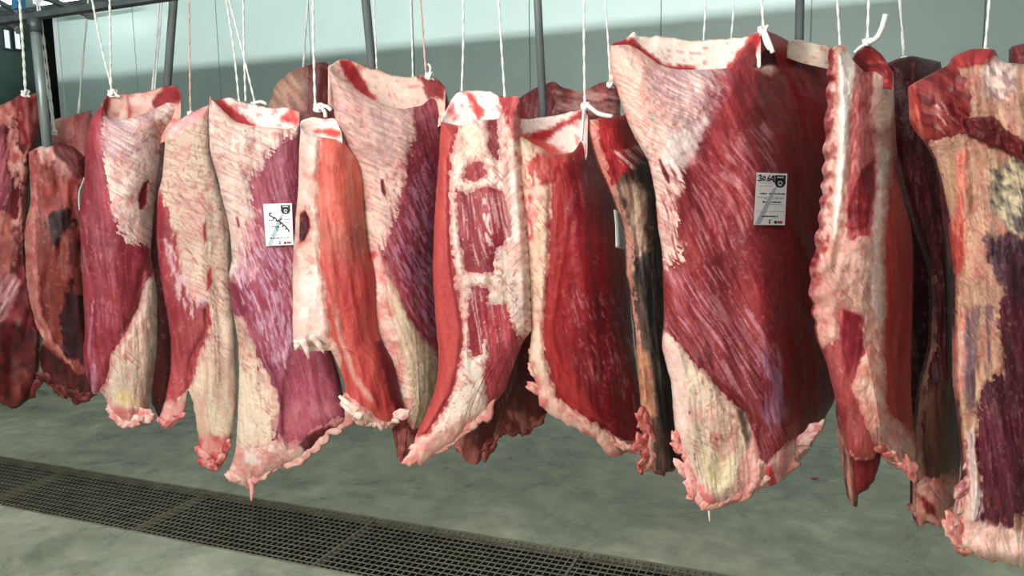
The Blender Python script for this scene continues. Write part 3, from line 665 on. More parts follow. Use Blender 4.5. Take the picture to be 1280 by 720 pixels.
D = Slab('D', 'narrow cream fat covered beef slab with two-lobed bottom',
  top=[(207, 168), (216, 158), (228, 148), (248, 137), (262, 131)],
  right=[(262, 131), (264, 193), (274, 229), (282, 261), (287, 286), (288, 342), (288, 361), (293, 402), (296, 461), (296, 507), (291, 540), (283, 572), (270, 592)],
  bottom=[(204, 537), (214, 535), (228, 520), (236, 488), (241, 500), (246, 540), (251, 580), (260, 582), (270, 592)],
  left=[(207, 168), (203, 221), (198, 241), (196, 269), (196, 302), (200, 344), (207, 382), (213, 423), (213, 461), (207, 498), (199, 523), (204, 537)],
  base=(166, 42, 58), base2=(196, 84, 92), dy=.06, tilt=4, ang=6, seed=14, thick=.055, curve=.01, wl=50,
  regs=[reg([(207, 165), (230, 146), (262, 130), (266, 193), (276, 229), (290, 290), (290, 361), (298, 461), (298, 507), (292, 545), (272, 600), (250, 585), (244, 540), (238, 488), (238, 474), (244, 444), (258, 412), (258, 382), (238, 378), (222, 350), (214, 305), (206, 262), (202, 221)],
            (224, 194, 176), CREAM, part='fat_cover', h=.006, rag=4, wr=70, fe=8),
        reg([(258, 344), (264, 336), (266, 352), (259, 364)], (176, 50, 56), rag=2, soft=1.5), reg([(254, 282), (257, 276), (258, 300), (255, 308)], (150, 40, 44), rag=1, soft=1.2),
        reg([(207, 172), (222, 154), (262, 130), (260, 142), (236, 156), (214, 176)], (240, 196, 190), (226, 140, 140), rag=3),
        reg([(206, 300), (230, 330), (256, 378), (240, 400), (216, 360)], (220, 180, 184), SILV, ang=8, thr=.5, rag=6, wa=2.5, wl=14, a=.85),
        reg([(262, 440), (240, 500), (246, 560), (292, 540), (296, 470)], (228, 208, 178), (212, 160, 136), ang=4, wa=4, wl=60, rag=6, soft=8, a=.7),
        reg([(246, 548), (290, 545), (275, 600), (248, 590)], (222, 140, 130), (190, 60, 60), rag=6, soft=5),
        reg([(199, 505), (234, 500), (228, 525), (204, 540)], (226, 170, 162), (214, 130, 124), rag=5, soft=5)],
  folds=[([(258, 382), (258, 415), (240, 448), (236, 490)], 4, -.014), ([(268, 190), (280, 260), (286, 300)], 4, -.006)])
E_ = Slab('E', 'purple red beef slab with a white paper label and a drooping fringe, fifth in row',
  top=[(262, 120), (273, 132), (284, 143), (297, 153), (321, 158), (345, 160), (361, 161), (374, 156)],
  right=[(374, 156), (378, 250), (388, 350), (405, 410), (424, 470), (434, 519)],
  bottom=[(286, 602), (300, 606), (312, 612), (322, 604), (347, 586), (376, 573), (401, 548), (430, 528), (434, 519)],
  left=[(262, 120), (261, 153), (263, 189), (273, 225), (279, 253), (286, 282), (290, 322), (286, 348), (291, 390), (297, 423), (299, 465), (297, 527), (294, 565), (286, 590), (286, 602)],
  base=(146, 48, 74), base2=(178, 86, 112), dy=.02, tilt=9, ang=14, seed=15, thick=.07, wl=34, curveL=.02,
  regs=[reg([(262, 118), (273, 132), (297, 153), (321, 158), (361, 161), (376, 156), (374, 170), (357, 186), (338, 209), (326, 229), (324, 253), (330, 273), (320, 302), (316, 335), (300, 362), (284, 350), (288, 300), (260, 200)],
            (230, 196, 184), WHT, part='fat_cover', h=.005, rag=6, wr=64, fe=18),
        reg([(295, 272), (297, 270), (300, 283), (298, 285)], (130, 30, 36), rag=1, soft=1.2), reg([(306, 276), (308, 275), (318, 296), (316, 298)], (150, 50, 60), rag=1, soft=1.2),
        reg([(300, 280), (324, 262), (332, 300), (318, 350), (296, 360)], (222, 170, 170), (196, 120, 132), ang=20, thr=.47, rag=6, wa=2.5, wl=16, a=.8),
        reg([(292, 340), (330, 300), (372, 320), (380, 400), (352, 470), (310, 400)], (208, 172, 190), (176, 120, 150), ang=18, thr=.53, rag=6, wa=2.2, wl=14, a=.75),
        reg([(288, 388), (305, 394), (322, 436), (334, 461), (346, 486), (351, 515), (347, 545), (338, 562), (296, 575), (296, 527), (296, 465)],
            (228, 204, 182), CREAM, part='fat_flap', h=.003, rag=3, wr=6),
        reg([(292, 480), (318, 470), (330, 540), (300, 560)], TAL, CREAM, ang=6, rag=6, soft=8, a=.7),
        reg([(282, 575), (300, 560), (340, 556), (352, 545), (362, 558), (380, 545), (402, 530), (436, 514), (440, 530), (402, 555), (376, 580), (330, 605), (312, 632), (282, 612)],
            (226, 150, 142), WHT, part='fat_fringe', h=.012, rag=5),
        reg([(374, 556), (384, 544), (412, 531), (420, 533), (396, 548), (380, 562)], DARK, (110, 30, 34), rag=2, soft=2),  # dark of the hollow painted on
        reg([(350, 520), (380, 495), (424, 505), (420, 520), (378, 540), (357, 556)], (190, 84, 96), (206, 120, 128), rag=6, soft=8, a=.6)],
  folds=[([(291, 388), (322, 436), (346, 486), (350, 540)], 4, .01), ([(362, 430), (352, 480), (350, 540), (356, 560)], 4, .006), ([(300, 155), (290, 240), (296, 300)], 16, .008)],
  flap=dict(back=[(262, 120), (270, 126), (285, 122), (300, 126), (313, 130), (341, 134), (361, 134), (374, 140)], front=[(262, 122), (273, 134), (284, 145), (297, 153), (321, 158), (361, 161), (374, 156)], depth=.08, c1=(244, 214, 208), c2=WHT,
            regs=[reg([(262, 122), (276, 124), (300, 142), (324, 160), (300, 158), (276, 138)], (190, 44, 48), (160, 34, 40), rag=2), reg([(350, 150), (365, 132), (376, 136), (376, 160)], (196, 60, 60), (226, 140, 134), rag=3)]))
F = Slab('F', 'salmon red beef slab with a smooth cream fat strip on its left side',
  top=[(376, 160), (384, 166), (396, 170), (412, 173), (429, 176)],
  right=[(429, 176), (446, 199), (453, 225), (455, 262), (462, 315), (467, 330), (472, 352), (473, 413), (492, 453), (498, 481), (508, 520)],
  bottom=[(437, 520), (447, 530), (457, 533), (467, 529), (477, 537), (490, 534), (500, 528), (508, 520)],
  left=[(376, 160), (374, 184), (373, 229), (369, 285), (366, 330), (366, 401), (368, 432), (380, 434), (396, 428), (411, 432), (427, 468), (432, 488), (426, 500), (437, 520)],
  base=(202, 74, 66), base2=(222, 122, 106), dy=-.05, tilt=8, ang=3, seed=16, thick=.07, wl=120, wa=4, curve=.03,
  regs=[reg([(400, 330), (470, 330), (476, 413), (500, 470), (512, 525), (470, 532), (436, 500), (416, 420)], (176, 46, 48), (200, 78, 70), ang=14, wa=4, wl=90, soft=26, rag=10),
        reg([(474, 410), (494, 450), (500, 480), (512, 524), (492, 515), (480, 470), (470, 430)], (104, 16, 28), DEEP, soft=4, rag=3),
        reg([(366, 158), (376, 158), (397, 170), (399, 210), (399, 247), (401, 330), (404, 345), (410, 381), (414, 417), (428, 449), (433, 481), (450, 505), (477, 526), (505, 524), (510, 540), (440, 542), (415, 500), (420, 460), (405, 432), (364, 440), (362, 330), (370, 229)],
            (232, 192, 178), WHT, part='fat_strip', h=.009, rag=2.5, holes=[[(374, 266), (380, 262), (387, 270), (388, 284), (383, 300), (373, 304), (376, 285)]]),
        reg([(375, 158), (400, 168), (400, 200), (374, 200)], (236, 200, 190), PINK, rag=3, soft=4, a=.8),
        reg([(364, 345), (400, 345), (410, 410), (366, 440)], WHT, (236, 180, 170), rag=6, soft=6, a=.8),
        reg([(375, 268), (381, 264), (386, 272), (387, 284), (381, 300), (374, 303)], (84, 16, 24), (60, 12, 18), rag=1.5, soft=1.5, h=-.008),  # the hole's inner darkness is put into the colour
        reg([(415, 380), (420, 378), (432, 430), (446, 470), (468, 500), (462, 502), (440, 474), (424, 430)], (226, 140, 118), FAT2, rag=2, soft=3, a=.7)],
  folds=[([(401, 180), (402, 300), (410, 385), (432, 470)], 4, -.006), ([(425, 180), (434, 300), (446, 420)], 12, .008), ([(412, 380), (436, 450), (470, 505)], 4, .006)],
  flap=dict(back=[(375, 157), (377, 150), (390, 147), (405, 148), (419, 149), (427, 165)], front=[(376, 161), (384, 166), (396, 170), (412, 173), (429, 177)], depth=.05, c1=(236, 206, 198), c2=WHT, down=20,
            regs=[reg([(392, 164), (412, 160), (428, 166), (420, 172)], (206, 60, 58), rag=2)]))
G = Slab('G', 'tall beef slab with grey-pink fibrous shoulder and a small slit, middle left',
  top=[(410, 86), (424, 97), (437, 107), (455, 118), (471, 127), (501, 136), (527, 131), (542, 118), (556, 108)],
  right=[(556, 108), (562, 140), (556, 250), (552, 330), (556, 430), (548, 500), (530, 536)],
  bottom=[(505, 516), (511, 528), (517, 537), (524, 533), (530, 536)],
  left=[(410, 86), (416, 116), (419, 150), (431, 178), (448, 220), (456, 300), (466, 400), (490, 470), (505, 516)],
  base=(128, 30, 48), base2=(166, 66, 84), dy=.06, tilt=8, ang=22, seed=17, thick=.07, curve=.07, wl=30,
  regs=[reg([(408, 84), (424, 97), (437, 107), (471, 127), (501, 136), (531, 132), (528, 172), (517, 210), (508, 255), (492, 300), (483, 322), (485, 335), (496, 368), (518, 401), (538, 429), (550, 455), (548, 500), (530, 545), (500, 520), (450, 300), (410, 150)],
            (220, 180, 168), (232, 204, 190), part='fat_cover', h=.005, rag=5, wr=66, fe=14),
        reg([(476, 225), (479, 224), (482, 238), (482, 246), (478, 240)], (104, 16, 24), rag=1, soft=1.2, h=-.005), reg([(460, 320), (468, 312), (474, 320), (466, 328)], (196, 60, 60), rag=2),
        reg([(412, 90), (440, 110), (500, 136), (524, 136), (510, 200), (470, 215), (432, 170)], (166, 118, 118), (200, 150, 146), ang=66, thr=.5, rag=6, wa=2.4, wl=36, a=.75),
        reg([(484, 330), (510, 400), (545, 440), (545, 500), (526, 535), (508, 505), (490, 440), (474, 380)], (218, 190, 158), (186, 150, 116), ang=16, wa=3.5, wl=90, rag=4, soft=5, a=.9),
        reg([(468, 320), (482, 330), (500, 440), (524, 530), (510, 525), (478, 420), (466, 370)], (236, 196, 182), (216, 120, 112), rag=4, soft=4, a=.8),
        reg([(505, 250), (530, 200), (556, 230), (552, 420), (536, 420), (488, 320)], (186, 128, 156), (156, 96, 124), ang=24, thr=.52, rag=6, wa=2, wl=16, a=.7)],
  folds=[([(484, 325), (498, 368), (540, 430)], 4, -.008), ([(420, 150), (450, 165), (500, 170)], 22, .01)],
  flap=dict(back=[(410, 84), (419, 78), (428, 74), (449, 79), (475, 88), (501, 96), (527, 94), (544, 98), (557, 108)], front=[(410, 86), (424, 97), (437, 107), (455, 118), (471, 127), (501, 136), (527, 131), (542, 118), (556, 108)], depth=.1, c1=(226, 194, 178), c2=(206, 170, 156),
            regs=[reg([(422, 74), (438, 75), (456, 100), (474, 128), (450, 118), (430, 92)], (178, 44, 48), (140, 30, 36), rag=3), reg([(522, 94), (560, 100), (556, 125), (534, 120)], (150, 46, 46), (96, 24, 28), rag=5)]))
H = Slab('H', 'beef slab with crumbly white fat around bare red muscle windows, middle of row',
  top=[(551, 152), (560, 154), (578, 157), (600, 150), (622, 148), (636, 134), (650, 124)],
  right=scal([(650, 124), (650, 163), (651, 188), (656, 250), (662, 304), (663, 367), (665, 412)], 13, 1.6)+[(655, 426), (642, 457), (632, 487)],
  bottom=[(520, 578), (527, 583), (541, 571), (556, 561), (575, 546), (594, 524), (612, 511), (632, 487)],
  left=[(551, 152), (549, 188), (545, 242), (542, 297), (541, 341), (545, 405), (548, 442), (546, 476), (537, 506), (520, 544), (517, 565), (520, 578)],
  base=(142, 34, 50), base2=(176, 62, 72), dy=-.07, tilt=6, ang=8, seed=18, thick=.08, wl=70, wa=3,
  regs=[reg([(548, 150), (578, 157), (561, 196), (560, 242), (561, 297), (566, 341), (572, 379), (578, 416), (574, 454), (563, 491), (535, 540), (515, 560), (530, 510), (546, 470), (536, 340), (544, 220)],
            (188, 66, 62), (176, 56, 58), ang=2, wl=80, soft=2, rag=2, h=.006),
        reg([(579, 156), (622, 148), (652, 122), (654, 200), (666, 304), (668, 412), (655, 420), (643, 416), (631, 382), (612, 380), (602, 400), (610, 440), (606, 470), (612, 492), (596, 520), (575, 548), (541, 573), (527, 586), (514, 578), (520, 552), (537, 540), (564, 491), (575, 454), (579, 416), (573, 379), (567, 341), (562, 297), (561, 242), (562, 196)],
            (238, 214, 196), WHT, part='fat_cover', h=.007, rag=4, rf=7,
            holes=[[(581, 213), (588, 204), (600, 203), (608, 210), (606, 220), (594, 226), (582, 222)],
                   [(570, 237), (585, 242), (597, 237), (612, 234), (626, 239), (635, 253), (639, 293), (626, 306), (616, 316), (618, 338), (598, 340), (583, 338), (574, 282)],
                   [(588, 360), (605, 358), (609, 362), (609, 384), (604, 409), (602, 442), (590, 444), (584, 401)],
                   [(608, 140), (620, 150), (622, 200), (612, 190), (610, 165)]]),
        reg([(575, 165), (598, 156), (610, 170), (600, 190), (578, 200)], (228, 194, 160), CREAM, rag=4, soft=6, a=.6),
        reg([(604, 250), (610, 270), (612, 306), (606, 300), (600, 270)], WHT, WHT, ang=10, thr=.5, rag=5, wa=3, wl=12, a=.8),
        reg([(572, 240), (634, 240), (636, 300), (590, 340)], FAT, WHT, ang=8, thr=.63, rag=2, wa=1.6, wl=50, a=.6),
        reg([(585, 360), (655, 385), (640, 470), (596, 440)], SILV, WHT, ang=6, thr=.64, rag=2, wa=1.6, wl=60, a=.6),
        reg([(628, 122), (652, 122), (654, 200), (650, 205), (636, 160)], (160, 40, 44), (206, 110, 104), ang=4, wa=4, wl=14, rag=5),
        reg([(646, 190), (654, 188), (668, 304), (668, 400), (660, 400), (656, 304)], (180, 60, 60), FAT2, ang=4, wa=4, wl=9, rag=6, thr=.46),
        reg([(626, 200), (644, 196), (656, 310), (650, 400), (640, 330)], (238, 206, 196), (222, 160, 150), rag=3, soft=5, a=.8),
        reg([(514, 545), (540, 548), (580, 520), (600, 515), (560, 570), (516, 590)], (232, 170, 158), (214, 120, 112), rag=5, soft=4, a=.8)],
  folds=[([(562, 200), (564, 330), (578, 416), (564, 490), (530, 548)], 3, -.008), ([(640, 150), (648, 260), (656, 380)], 6, .012), ([(606, 345), (606, 440)], 3, .004)],
  flap=dict(back=[(551, 150), (562, 128), (569, 118), (581, 114), (612, 113), (625, 120), (648, 120)], front=[(551, 153), (560, 154), (578, 157), (600, 150), (622, 148), (636, 134), (650, 124)], depth=.06, c1=WHT, c2=(240, 230, 226), down=25,
            regs=[reg([(580, 116), (590, 114), (604, 138), (598, 150)], (202, 70, 66), rag=3), reg([(624, 118), (650, 118), (650, 140), (626, 150)], (160, 40, 44), (196, 90, 88), rag=4), reg([(556, 130), (566, 122), (572, 150), (560, 155)], (232, 196, 190), (190, 80, 80), rag=4)]))
I_ = Slab('I', 'glossy deep red beef slab with tan fat band on its left edge, middle of row',
  top=[(647, 167), (658, 174), (669, 181), (695, 192), (717, 189), (728, 170), (734, 148)],
  right=[(734, 148), (746, 200), (764, 238), (772, 268), (786, 335), (786, 350), (792, 431), (800, 491), (806, 556)],
  bottom=[(674, 507), (700, 527), (722, 537), (741, 548), (756, 564), (770, 571), (784, 565), (801, 569), (806, 556)],
  left=[(647, 167), (649, 230), (655, 290), (660, 342), (664, 415), (661, 451), (671, 483), (674, 507)],
  base=(122, 16, 26), base2=(150, 28, 38), dy=.09, tilt=10, ang=8, seed=19, thick=.08, wl=80, wa=4, curve=.09,
  regs=[reg([(684, 210), (716, 190), (706, 250), (712, 330), (698, 400), (704, 440), (722, 480), (752, 530), (716, 515), (694, 492), (676, 431), (682, 330)], (164, 34, 34), (148, 30, 32), soft=9, rag=4, ang=6),
        reg([(640, 165), (669, 181), (690, 200), (690, 256), (687, 305), (685, 350), (679, 431), (697, 491), (718, 511), (762, 539), (806, 560), (806, 580), (765, 580), (740, 552), (700, 532), (670, 510), (655, 450), (660, 400), (640, 230)],
            (222, 192, 164), (232, 206, 184), part='fat_band', h=.006, rag=4),
        reg([(652, 190), (672, 195), (668, 300), (658, 300)], (190, 70, 66), PINK, ang=2, wa=4, wl=10, thr=.5, rag=5),
        reg([(658, 200), (715, 190), (712, 206), (700, 212), (688, 228), (682, 236), (668, 218)], (172, 46, 44), (200, 90, 80), rag=5, h=.005),
        reg([(700, 360), (790, 380), (800, 540), (740, 500)], (196, 140, 140), (170, 90, 96), ang=14, thr=.66, wa=2.2, wl=16, rag=6, a=.6),
        reg([(662, 440), (690, 495), (740, 540), (800, 560), (800, 575), (740, 560), (670, 510)], (230, 176, 162), (196, 80, 78), rag=6, soft=4, a=.8),
        reg([(745, 556), (760, 566), (784, 570), (770, 574), (752, 568)], (120, 24, 30), DARK, rag=4)],
  folds=[([(688, 230), (686, 340), (680, 430), (700, 490), (760, 535)], 4, -.008), ([(702, 330), (690, 420), (712, 480)], 3, .004), ([(725, 250), (735, 400)], 18, .01)],
  flap=dict(back=[(647, 148), (665, 148), (695, 144), (715, 140), (729, 136), (735, 146)], front=[(647, 167), (658, 174), (669, 181), (695, 192), (717, 189), (728, 170), (734, 148)], depth=.08, c1=(224, 198, 188), c2=(236, 216, 206),
            regs=[reg([(646, 174), (690, 158), (730, 138), (734, 146), (700, 162), (668, 186)], (176, 36, 40), (150, 28, 34), rag=3), reg([(646, 164), (672, 176), (700, 186), (700, 196), (646, 185)], (206, 80, 74), rag=4)]))
J = Slab('J', 'narrow brown-black dried beef strip with curly fat hem beside the largest slab',
  top=[(737, 150), (752, 148), (770, 146), (786, 142)],
  right=[(786, 142), (806, 185), (824, 230), (836, 305), (840, 370), (846, 471), (852, 555), (858, 578)],
  bottom=[(804, 590), (815, 588), (828, 590), (845, 586), (858, 578)],
  left=[(737, 150), (738, 168), (748, 204), (763, 238), (781, 290), (783, 342), (786, 352), (793, 410), (799, 471), (803, 523), (804, 590)],
  base=(58, 36, 32), base2=(104, 78, 64), dy=.0, tilt=22, ang=8, seed=20, thick=.07, wl=40, wa=4, mat='dry', curve=.06,
  regs=[reg([(735, 148), (788, 140), (806, 190), (795, 205), (772, 225), (768, 245), (750, 215)], (182, 34, 38), (150, 24, 30), rag=5),
        reg([(765, 190), (800, 180), (810, 200), (790, 212), (775, 205)], (206, 130, 122), (222, 170, 160), ang=50, thr=.45, rag=4, h=.006),
        reg([(735, 148), (746, 148), (752, 180), (764, 220), (776, 250), (794, 300), (792, 345), (800, 410), (806, 471), (816, 520), (818, 560), (824, 592), (800, 600), (800, 520), (780, 345), (776, 290), (745, 210)],
            (226, 168, 150), (216, 150, 132), part='fat_edge', h=.008, rag=4),
        reg([(770, 232), (794, 226), (812, 250), (808, 330), (796, 330), (790, 280)], (206, 170, 150), (150, 110, 92), ang=6, wa=4, wl=30, rag=8, soft=6),
        reg([(796, 330), (820, 300), (832, 470), (845, 560), (820, 520)], (72, 64, 58), (34, 24, 24), ang=6, wa=3, wl=40, rag=8, soft=5),
        reg([(795, 430), (812, 440), (822, 520), (806, 530)], (226, 160, 110), (206, 120, 92), rag=3, soft=5, a=.7)],
  folds=[([(748, 180), (770, 235), (790, 300), (796, 410), (806, 500)], 5, .012), ([(812, 260), (816, 400), (830, 520)], 5, -.01)])
J.fringe([(803, 528), (812, 545), (804, 560), (806, 576), (802, 590)], 7, 13, (204, 124, 112), (150, 56, 56), off=.045, sd=2, name='fat_curl')
J.fringe([(818, 545), (822, 566), (818, 584), (832, 588), (845, 580), (856, 576)], 8, 14, (186, 100, 94), (120, 36, 40), off=-.03, sd=3, name='fat_curl')
K = Slab('K', 'largest wide beef slab with a white paper label on its right half',
  top=[(763, 57), (785, 56), (802, 65), (823, 80), (845, 87), (866, 87), (909, 85), (921, 73), (935, 54), (951, 38), (969, 42), (991, 54), (1017, 62), (1036, 66)],
  right=[(1036, 66), (1041, 150), (1043, 250), (1044, 350), (1046, 430), (1044, 495), (1032, 519), (1021, 537)],
  bottom=[(867, 622), (876, 632), (886, 638), (908, 632), (936, 618), (956, 609), (972, 604), (995, 581), (1014, 558), (1021, 537)],
  left=[(763, 57), (763, 85), (771, 110), (782, 145), (793, 171), (810, 201), (819, 244), (823, 287), (828, 321), (830, 402), (828, 435), (839, 480), (844, 540), (849, 554), (856, 577), (865, 595), (867, 622)],
  base=(134, 33, 43), base2=(164, 58, 65), dy=-.03, tilt=6, ang=26, seed=21, thick=.09, curve=.26, wl=60, wa=2.6, lump=.012, step=2.0,
  regs=[reg([(960, 60), (1040, 60), (1050, 500), (1010, 545), (985, 480), (978, 300), (970, 160)], (124, 14, 22), (140, 22, 30), soft=24, rag=8, ang=4, wl=90, wa=8),  # turned-away right side painted darker, its shade put into the colour
        reg([(760, 55), (785, 56), (802, 65), (823, 80), (845, 87), (909, 85), (917, 88), (916, 115), (902, 132), (897, 153), (876, 184), (865, 205), (866, 235), (859, 265), (862, 300), (876, 335), (846, 345), (834, 395), (822, 400), (822, 300), (800, 200), (755, 110)],
            (230, 190, 180), (238, 212, 204), part='fat_cover', h=.006, rag=6, wr=58, fe=30),
        reg([(823, 200), (825, 199), (833, 214), (837, 228), (835, 229), (828, 215)], (96, 14, 20), rag=1, soft=1.2, h=-.005),
        reg([(810, 90), (866, 92), (912, 90), (912, 112), (894, 150), (868, 175), (836, 150), (816, 120)], (140, 100, 112), (186, 140, 146), ang=60, thr=.47, rag=9, wa=2.0, wl=30, a=.6, soft=8),
        reg([(766, 60), (800, 72), (806, 120), (800, 170), (780, 140)], (236, 190, 170), (226, 160, 146), ang=40, wa=3, wl=30, rag=6, soft=8, a=.7),
        reg([(835, 170), (880, 150), (870, 200), (845, 215), (826, 195)], (240, 226, 222), WHT, rag=7, soft=8, a=.7),
        reg([(866, 200), (960, 150), (976, 230), (930, 300), (880, 330), (862, 290)], (206, 150, 152), (180, 96, 104), ang=30, thr=.56, rag=8, wa=2.6, wl=26, a=.6),
        reg([(840, 345), (900, 330), (960, 420), (975, 500), (930, 500), (850, 420)], (206, 150, 158), (190, 110, 124), ang=32, thr=.6, rag=6, wa=2.4, wl=40, a=.65),
        reg([(945, 440), (975, 440), (985, 520), (962, 540), (944, 490)], (184, 150, 186), (160, 96, 130), ang=4, thr=.5, rag=6, wa=5, wl=50, a=.75, soft=6),
        reg([(826, 400), (853, 430), (885, 467), (913, 499), (931, 513), (941, 545), (948, 568), (960, 575), (985, 552), (1010, 541), (1024, 533), (1020, 560), (975, 612), (935, 625), (886, 645), (860, 625), (850, 580), (838, 540), (834, 480), (822, 435)],
            (228, 212, 186), CREAM, part='fat_flap', h=.004, rag=3, wr=8),
        reg([(832, 405), (848, 430), (862, 500), (866, 590), (846, 560), (838, 480)], (236, 204, 194), (228, 180, 170), rag=4, soft=5, a=.8),
        reg([(876, 560), (905, 572), (926, 565), (922, 600), (900, 618), (882, 605)], (226, 204, 152), TAL, rag=5, soft=7, a=.8),
        reg([(932, 520), (942, 545), (950, 575), (958, 608), (936, 620), (905, 632), (918, 600), (930, 570)], (232, 170, 160), (222, 140, 134), rag=4, soft=4, a=.85),
        reg([(858, 585), (880, 610), (900, 625), (936, 616), (930, 632), (886, 645), (860, 625)], (230, 150, 144), (214, 90, 90), rag=5, soft=4, a=.85),
        reg([(960, 580), (990, 553), (1018, 538), (1010, 560), (975, 605), (958, 606)], (240, 190, 186), (232, 130, 130), rag=4, soft=4, a=.85),
        reg([(922, 512), (932, 514), (940, 545), (936, 566), (930, 545)], (150, 130, 112), (110, 84, 74), rag=2, soft=2.5, h=-.012),  # crease darkness painted along the groove
        reg([(956, 585), (966, 580), (972, 600), (960, 610)], (220, 40, 50), (206, 60, 66), rag=3, soft=2),
        reg([(942, 84), (950, 70), (958, 62), (966, 66), (972, 78), (974, 84), (962, 80), (952, 86)], (58, 14, 18), (40, 10, 14), rag=1.5, soft=1.5, h=-.012),  # dark inside of the hole by the knot, painted on
        reg([(944, 86), (956, 82), (970, 80), (974, 88), (964, 98), (950, 92)], (236, 200, 190), (206, 110, 104), rag=2, soft=2, h=.006),
        reg([(903, 82), (912, 80), (913, 87), (904, 89)], (70, 150, 132), (90, 130, 120), rag=2, soft=2, a=.8),
        reg([(812, 144), (818, 143), (820, 150), (814, 151)], (110, 176, 160), (160, 190, 180), rag=2, soft=3, a=.6)],
  folds=[([(832, 402), (885, 467), (931, 512), (944, 560), (958, 600)], 4, -.012), ([(940, 540), (950, 580), (944, 615)], 5, .012), ([(850, 440), (862, 520), (866, 590)], 6, .008), ([(905, 560), (900, 600)], 10, -.012), ([(951, 40), (948, 130)], 14, .018), ([(800, 90), (806, 180)], 18, .008)],
  flap=dict(back=[(763, 55), (780, 50), (793, 40), (800, 46), (827, 45), (862, 50), (890, 49), (913, 48), (935, 44), (951, 37)], front=[(763, 57), (785, 56), (802, 65), (823, 80), (845, 87), (866, 87), (909, 85), (921, 73), (935, 54), (951, 38)], depth=.11, c1=(232, 202, 188), c2=(240, 222, 210),
            regs=[reg([(760, 52), (790, 46), (800, 58), (830, 80), (870, 84), (868, 92), (830, 90), (800, 72), (764, 62)], (176, 44, 50), (150, 36, 44), rag=3), reg([(908, 86), (930, 56), (950, 38), (956, 44), (930, 90)], (170, 40, 46), rag=3)]))
# pale inside of the right-hand top of the largest slab
K.flap(back=[(985, 52), (1000, 50), (1017, 54), (1038, 58)], front=[(985, 52), (1000, 58), (1017, 62), (1038, 66)], depth=.24, c1=(200, 176, 160), c2=(222, 200, 186), down=20, name='inner_lip')
L_ = Slab('L', 'narrow beef slab with knobbly rib bones on its left edge, right of the largest slab',
  top=[(1038, 60), (1046, 57), (1056, 57), (1064, 72), (1070, 80), (1082, 90), (1100, 89), (1116, 90)],
  right=[(1116, 90), (1119, 160), (1124, 220), (1136, 270), (1142, 310), (1141, 400), (1139, 480), (1144, 560), (1139, 596)],
  bottom=[(1060, 565), (1070, 574), (1090, 576), (1098, 560), (1111, 580), (1126, 586), (1139, 596)],
  left=scal([(1038, 60), (1036, 121), (1033, 171), (1031, 212), (1027, 263), (1020, 313), (1014, 350), (1015, 368), (1022, 424)], 26, -2.6)+[(1035, 456), (1048, 509), (1060, 565)],
  base=(158, 44, 52), base2=(190, 78, 80), dy=-.07, tilt=8, ang=-4, seed=22, thick=.09, curve=.10, wl=50,
  regs=[reg([(1070, 92), (1092, 95), (1092, 160), (1086, 215), (1066, 230), (1060, 200)], (178, 66, 68), (206, 120, 116), ang=-4, wa=2.2, wl=8, rag=3),
        reg([(1115, 88), (1122, 160), (1130, 230), (1150, 290), (1150, 500), (1148, 560), (1138, 556), (1107, 514), (1104, 419), (1104, 340), (1106, 295), (1112, 203)], (156, 36, 32), (176, 56, 46), soft=2.5, rag=2, ang=2, wl=90),
        reg([(1034, 58), (1056, 55), (1066, 78), (1066, 120), (1064, 200), (1058, 262), (1062, 300), (1088, 292), (1096, 240), (1090, 170), (1092, 92), (1116, 88), (1114, 203), (1106, 295), (1105, 340), (1105, 419), (1108, 514), (1142, 560), (1142, 602), (1108, 588), (1096, 556), (1086, 540), (1062, 480), (1080, 440), (1078, 396), (1052, 384), (1050, 424), (1030, 440), (1008, 360), (1016, 300), (1028, 180)],
            (208, 150, 136), (224, 184, 168), part='fat_cover', h=.007, rag=4, rf=8,
            holes=[[(1058, 262), (1076, 210), (1094, 196), (1095, 240), (1086, 286), (1062, 292)]]),
        reg([(1092, 92), (1116, 88), (1112, 160), (1098, 165), (1090, 150)], (232, 168, 148), (236, 190, 172), rag=3, soft=3),
        reg([(1100, 180), (1110, 190), (1103, 290), (1102, 420), (1090, 380), (1092, 300)], (206, 190, 182), (226, 206, 196), rag=5, soft=5, a=.7),
        reg([(1034, 60), (1046, 60), (1042, 180), (1034, 290), (1024, 370), (1010, 360), (1022, 300), (1030, 180)], (150, 36, 42), (226, 170, 158), ang=-4, wa=9, wl=12, rag=8, soft=3),
        reg([(1048, 70), (1058, 64), (1062, 130), (1056, 210), (1044, 300), (1040, 280), (1048, 180)], (240, 214, 204), WHT, rag=2, soft=3),
        reg([(1062, 292), (1058, 262), (1076, 212), (1092, 200), (1093, 240), (1084, 284)], (110, 20, 28), (140, 34, 40), rag=2, soft=2),
        reg([(1052, 386), (1076, 396), (1078, 440), (1060, 470), (1052, 440)], (124, 24, 36), (146, 36, 46), rag=3),
        reg([(1064, 480), (1086, 440), (1102, 450), (1104, 520), (1090, 545)], (236, 190, 170), (214, 120, 100), rag=5, soft=4, a=.8)],
  folds=[([(1050, 70), (1054, 150), (1048, 250), (1036, 330)], 6, .012), ([(1106, 100), (1108, 300), (1106, 500)], 4, -.006), ([(1104, 100), (1106, 150)], 8, .012)]
   + [([(1040-i*1.7, 78+i*34), (1034-i*1.7, 92+i*34)], 8, .016) for i in range(8)],
  flap=dict(back=[(1064, 76), (1072, 64), (1088, 58), (1100, 66), (1110, 80), (1116, 90)], front=[(1064, 78), (1070, 84), (1082, 92), (1100, 90), (1110, 90), (1116, 92)], depth=.07, c1=(136, 34, 38), c2=(96, 22, 28), down=20, mat='lean'))
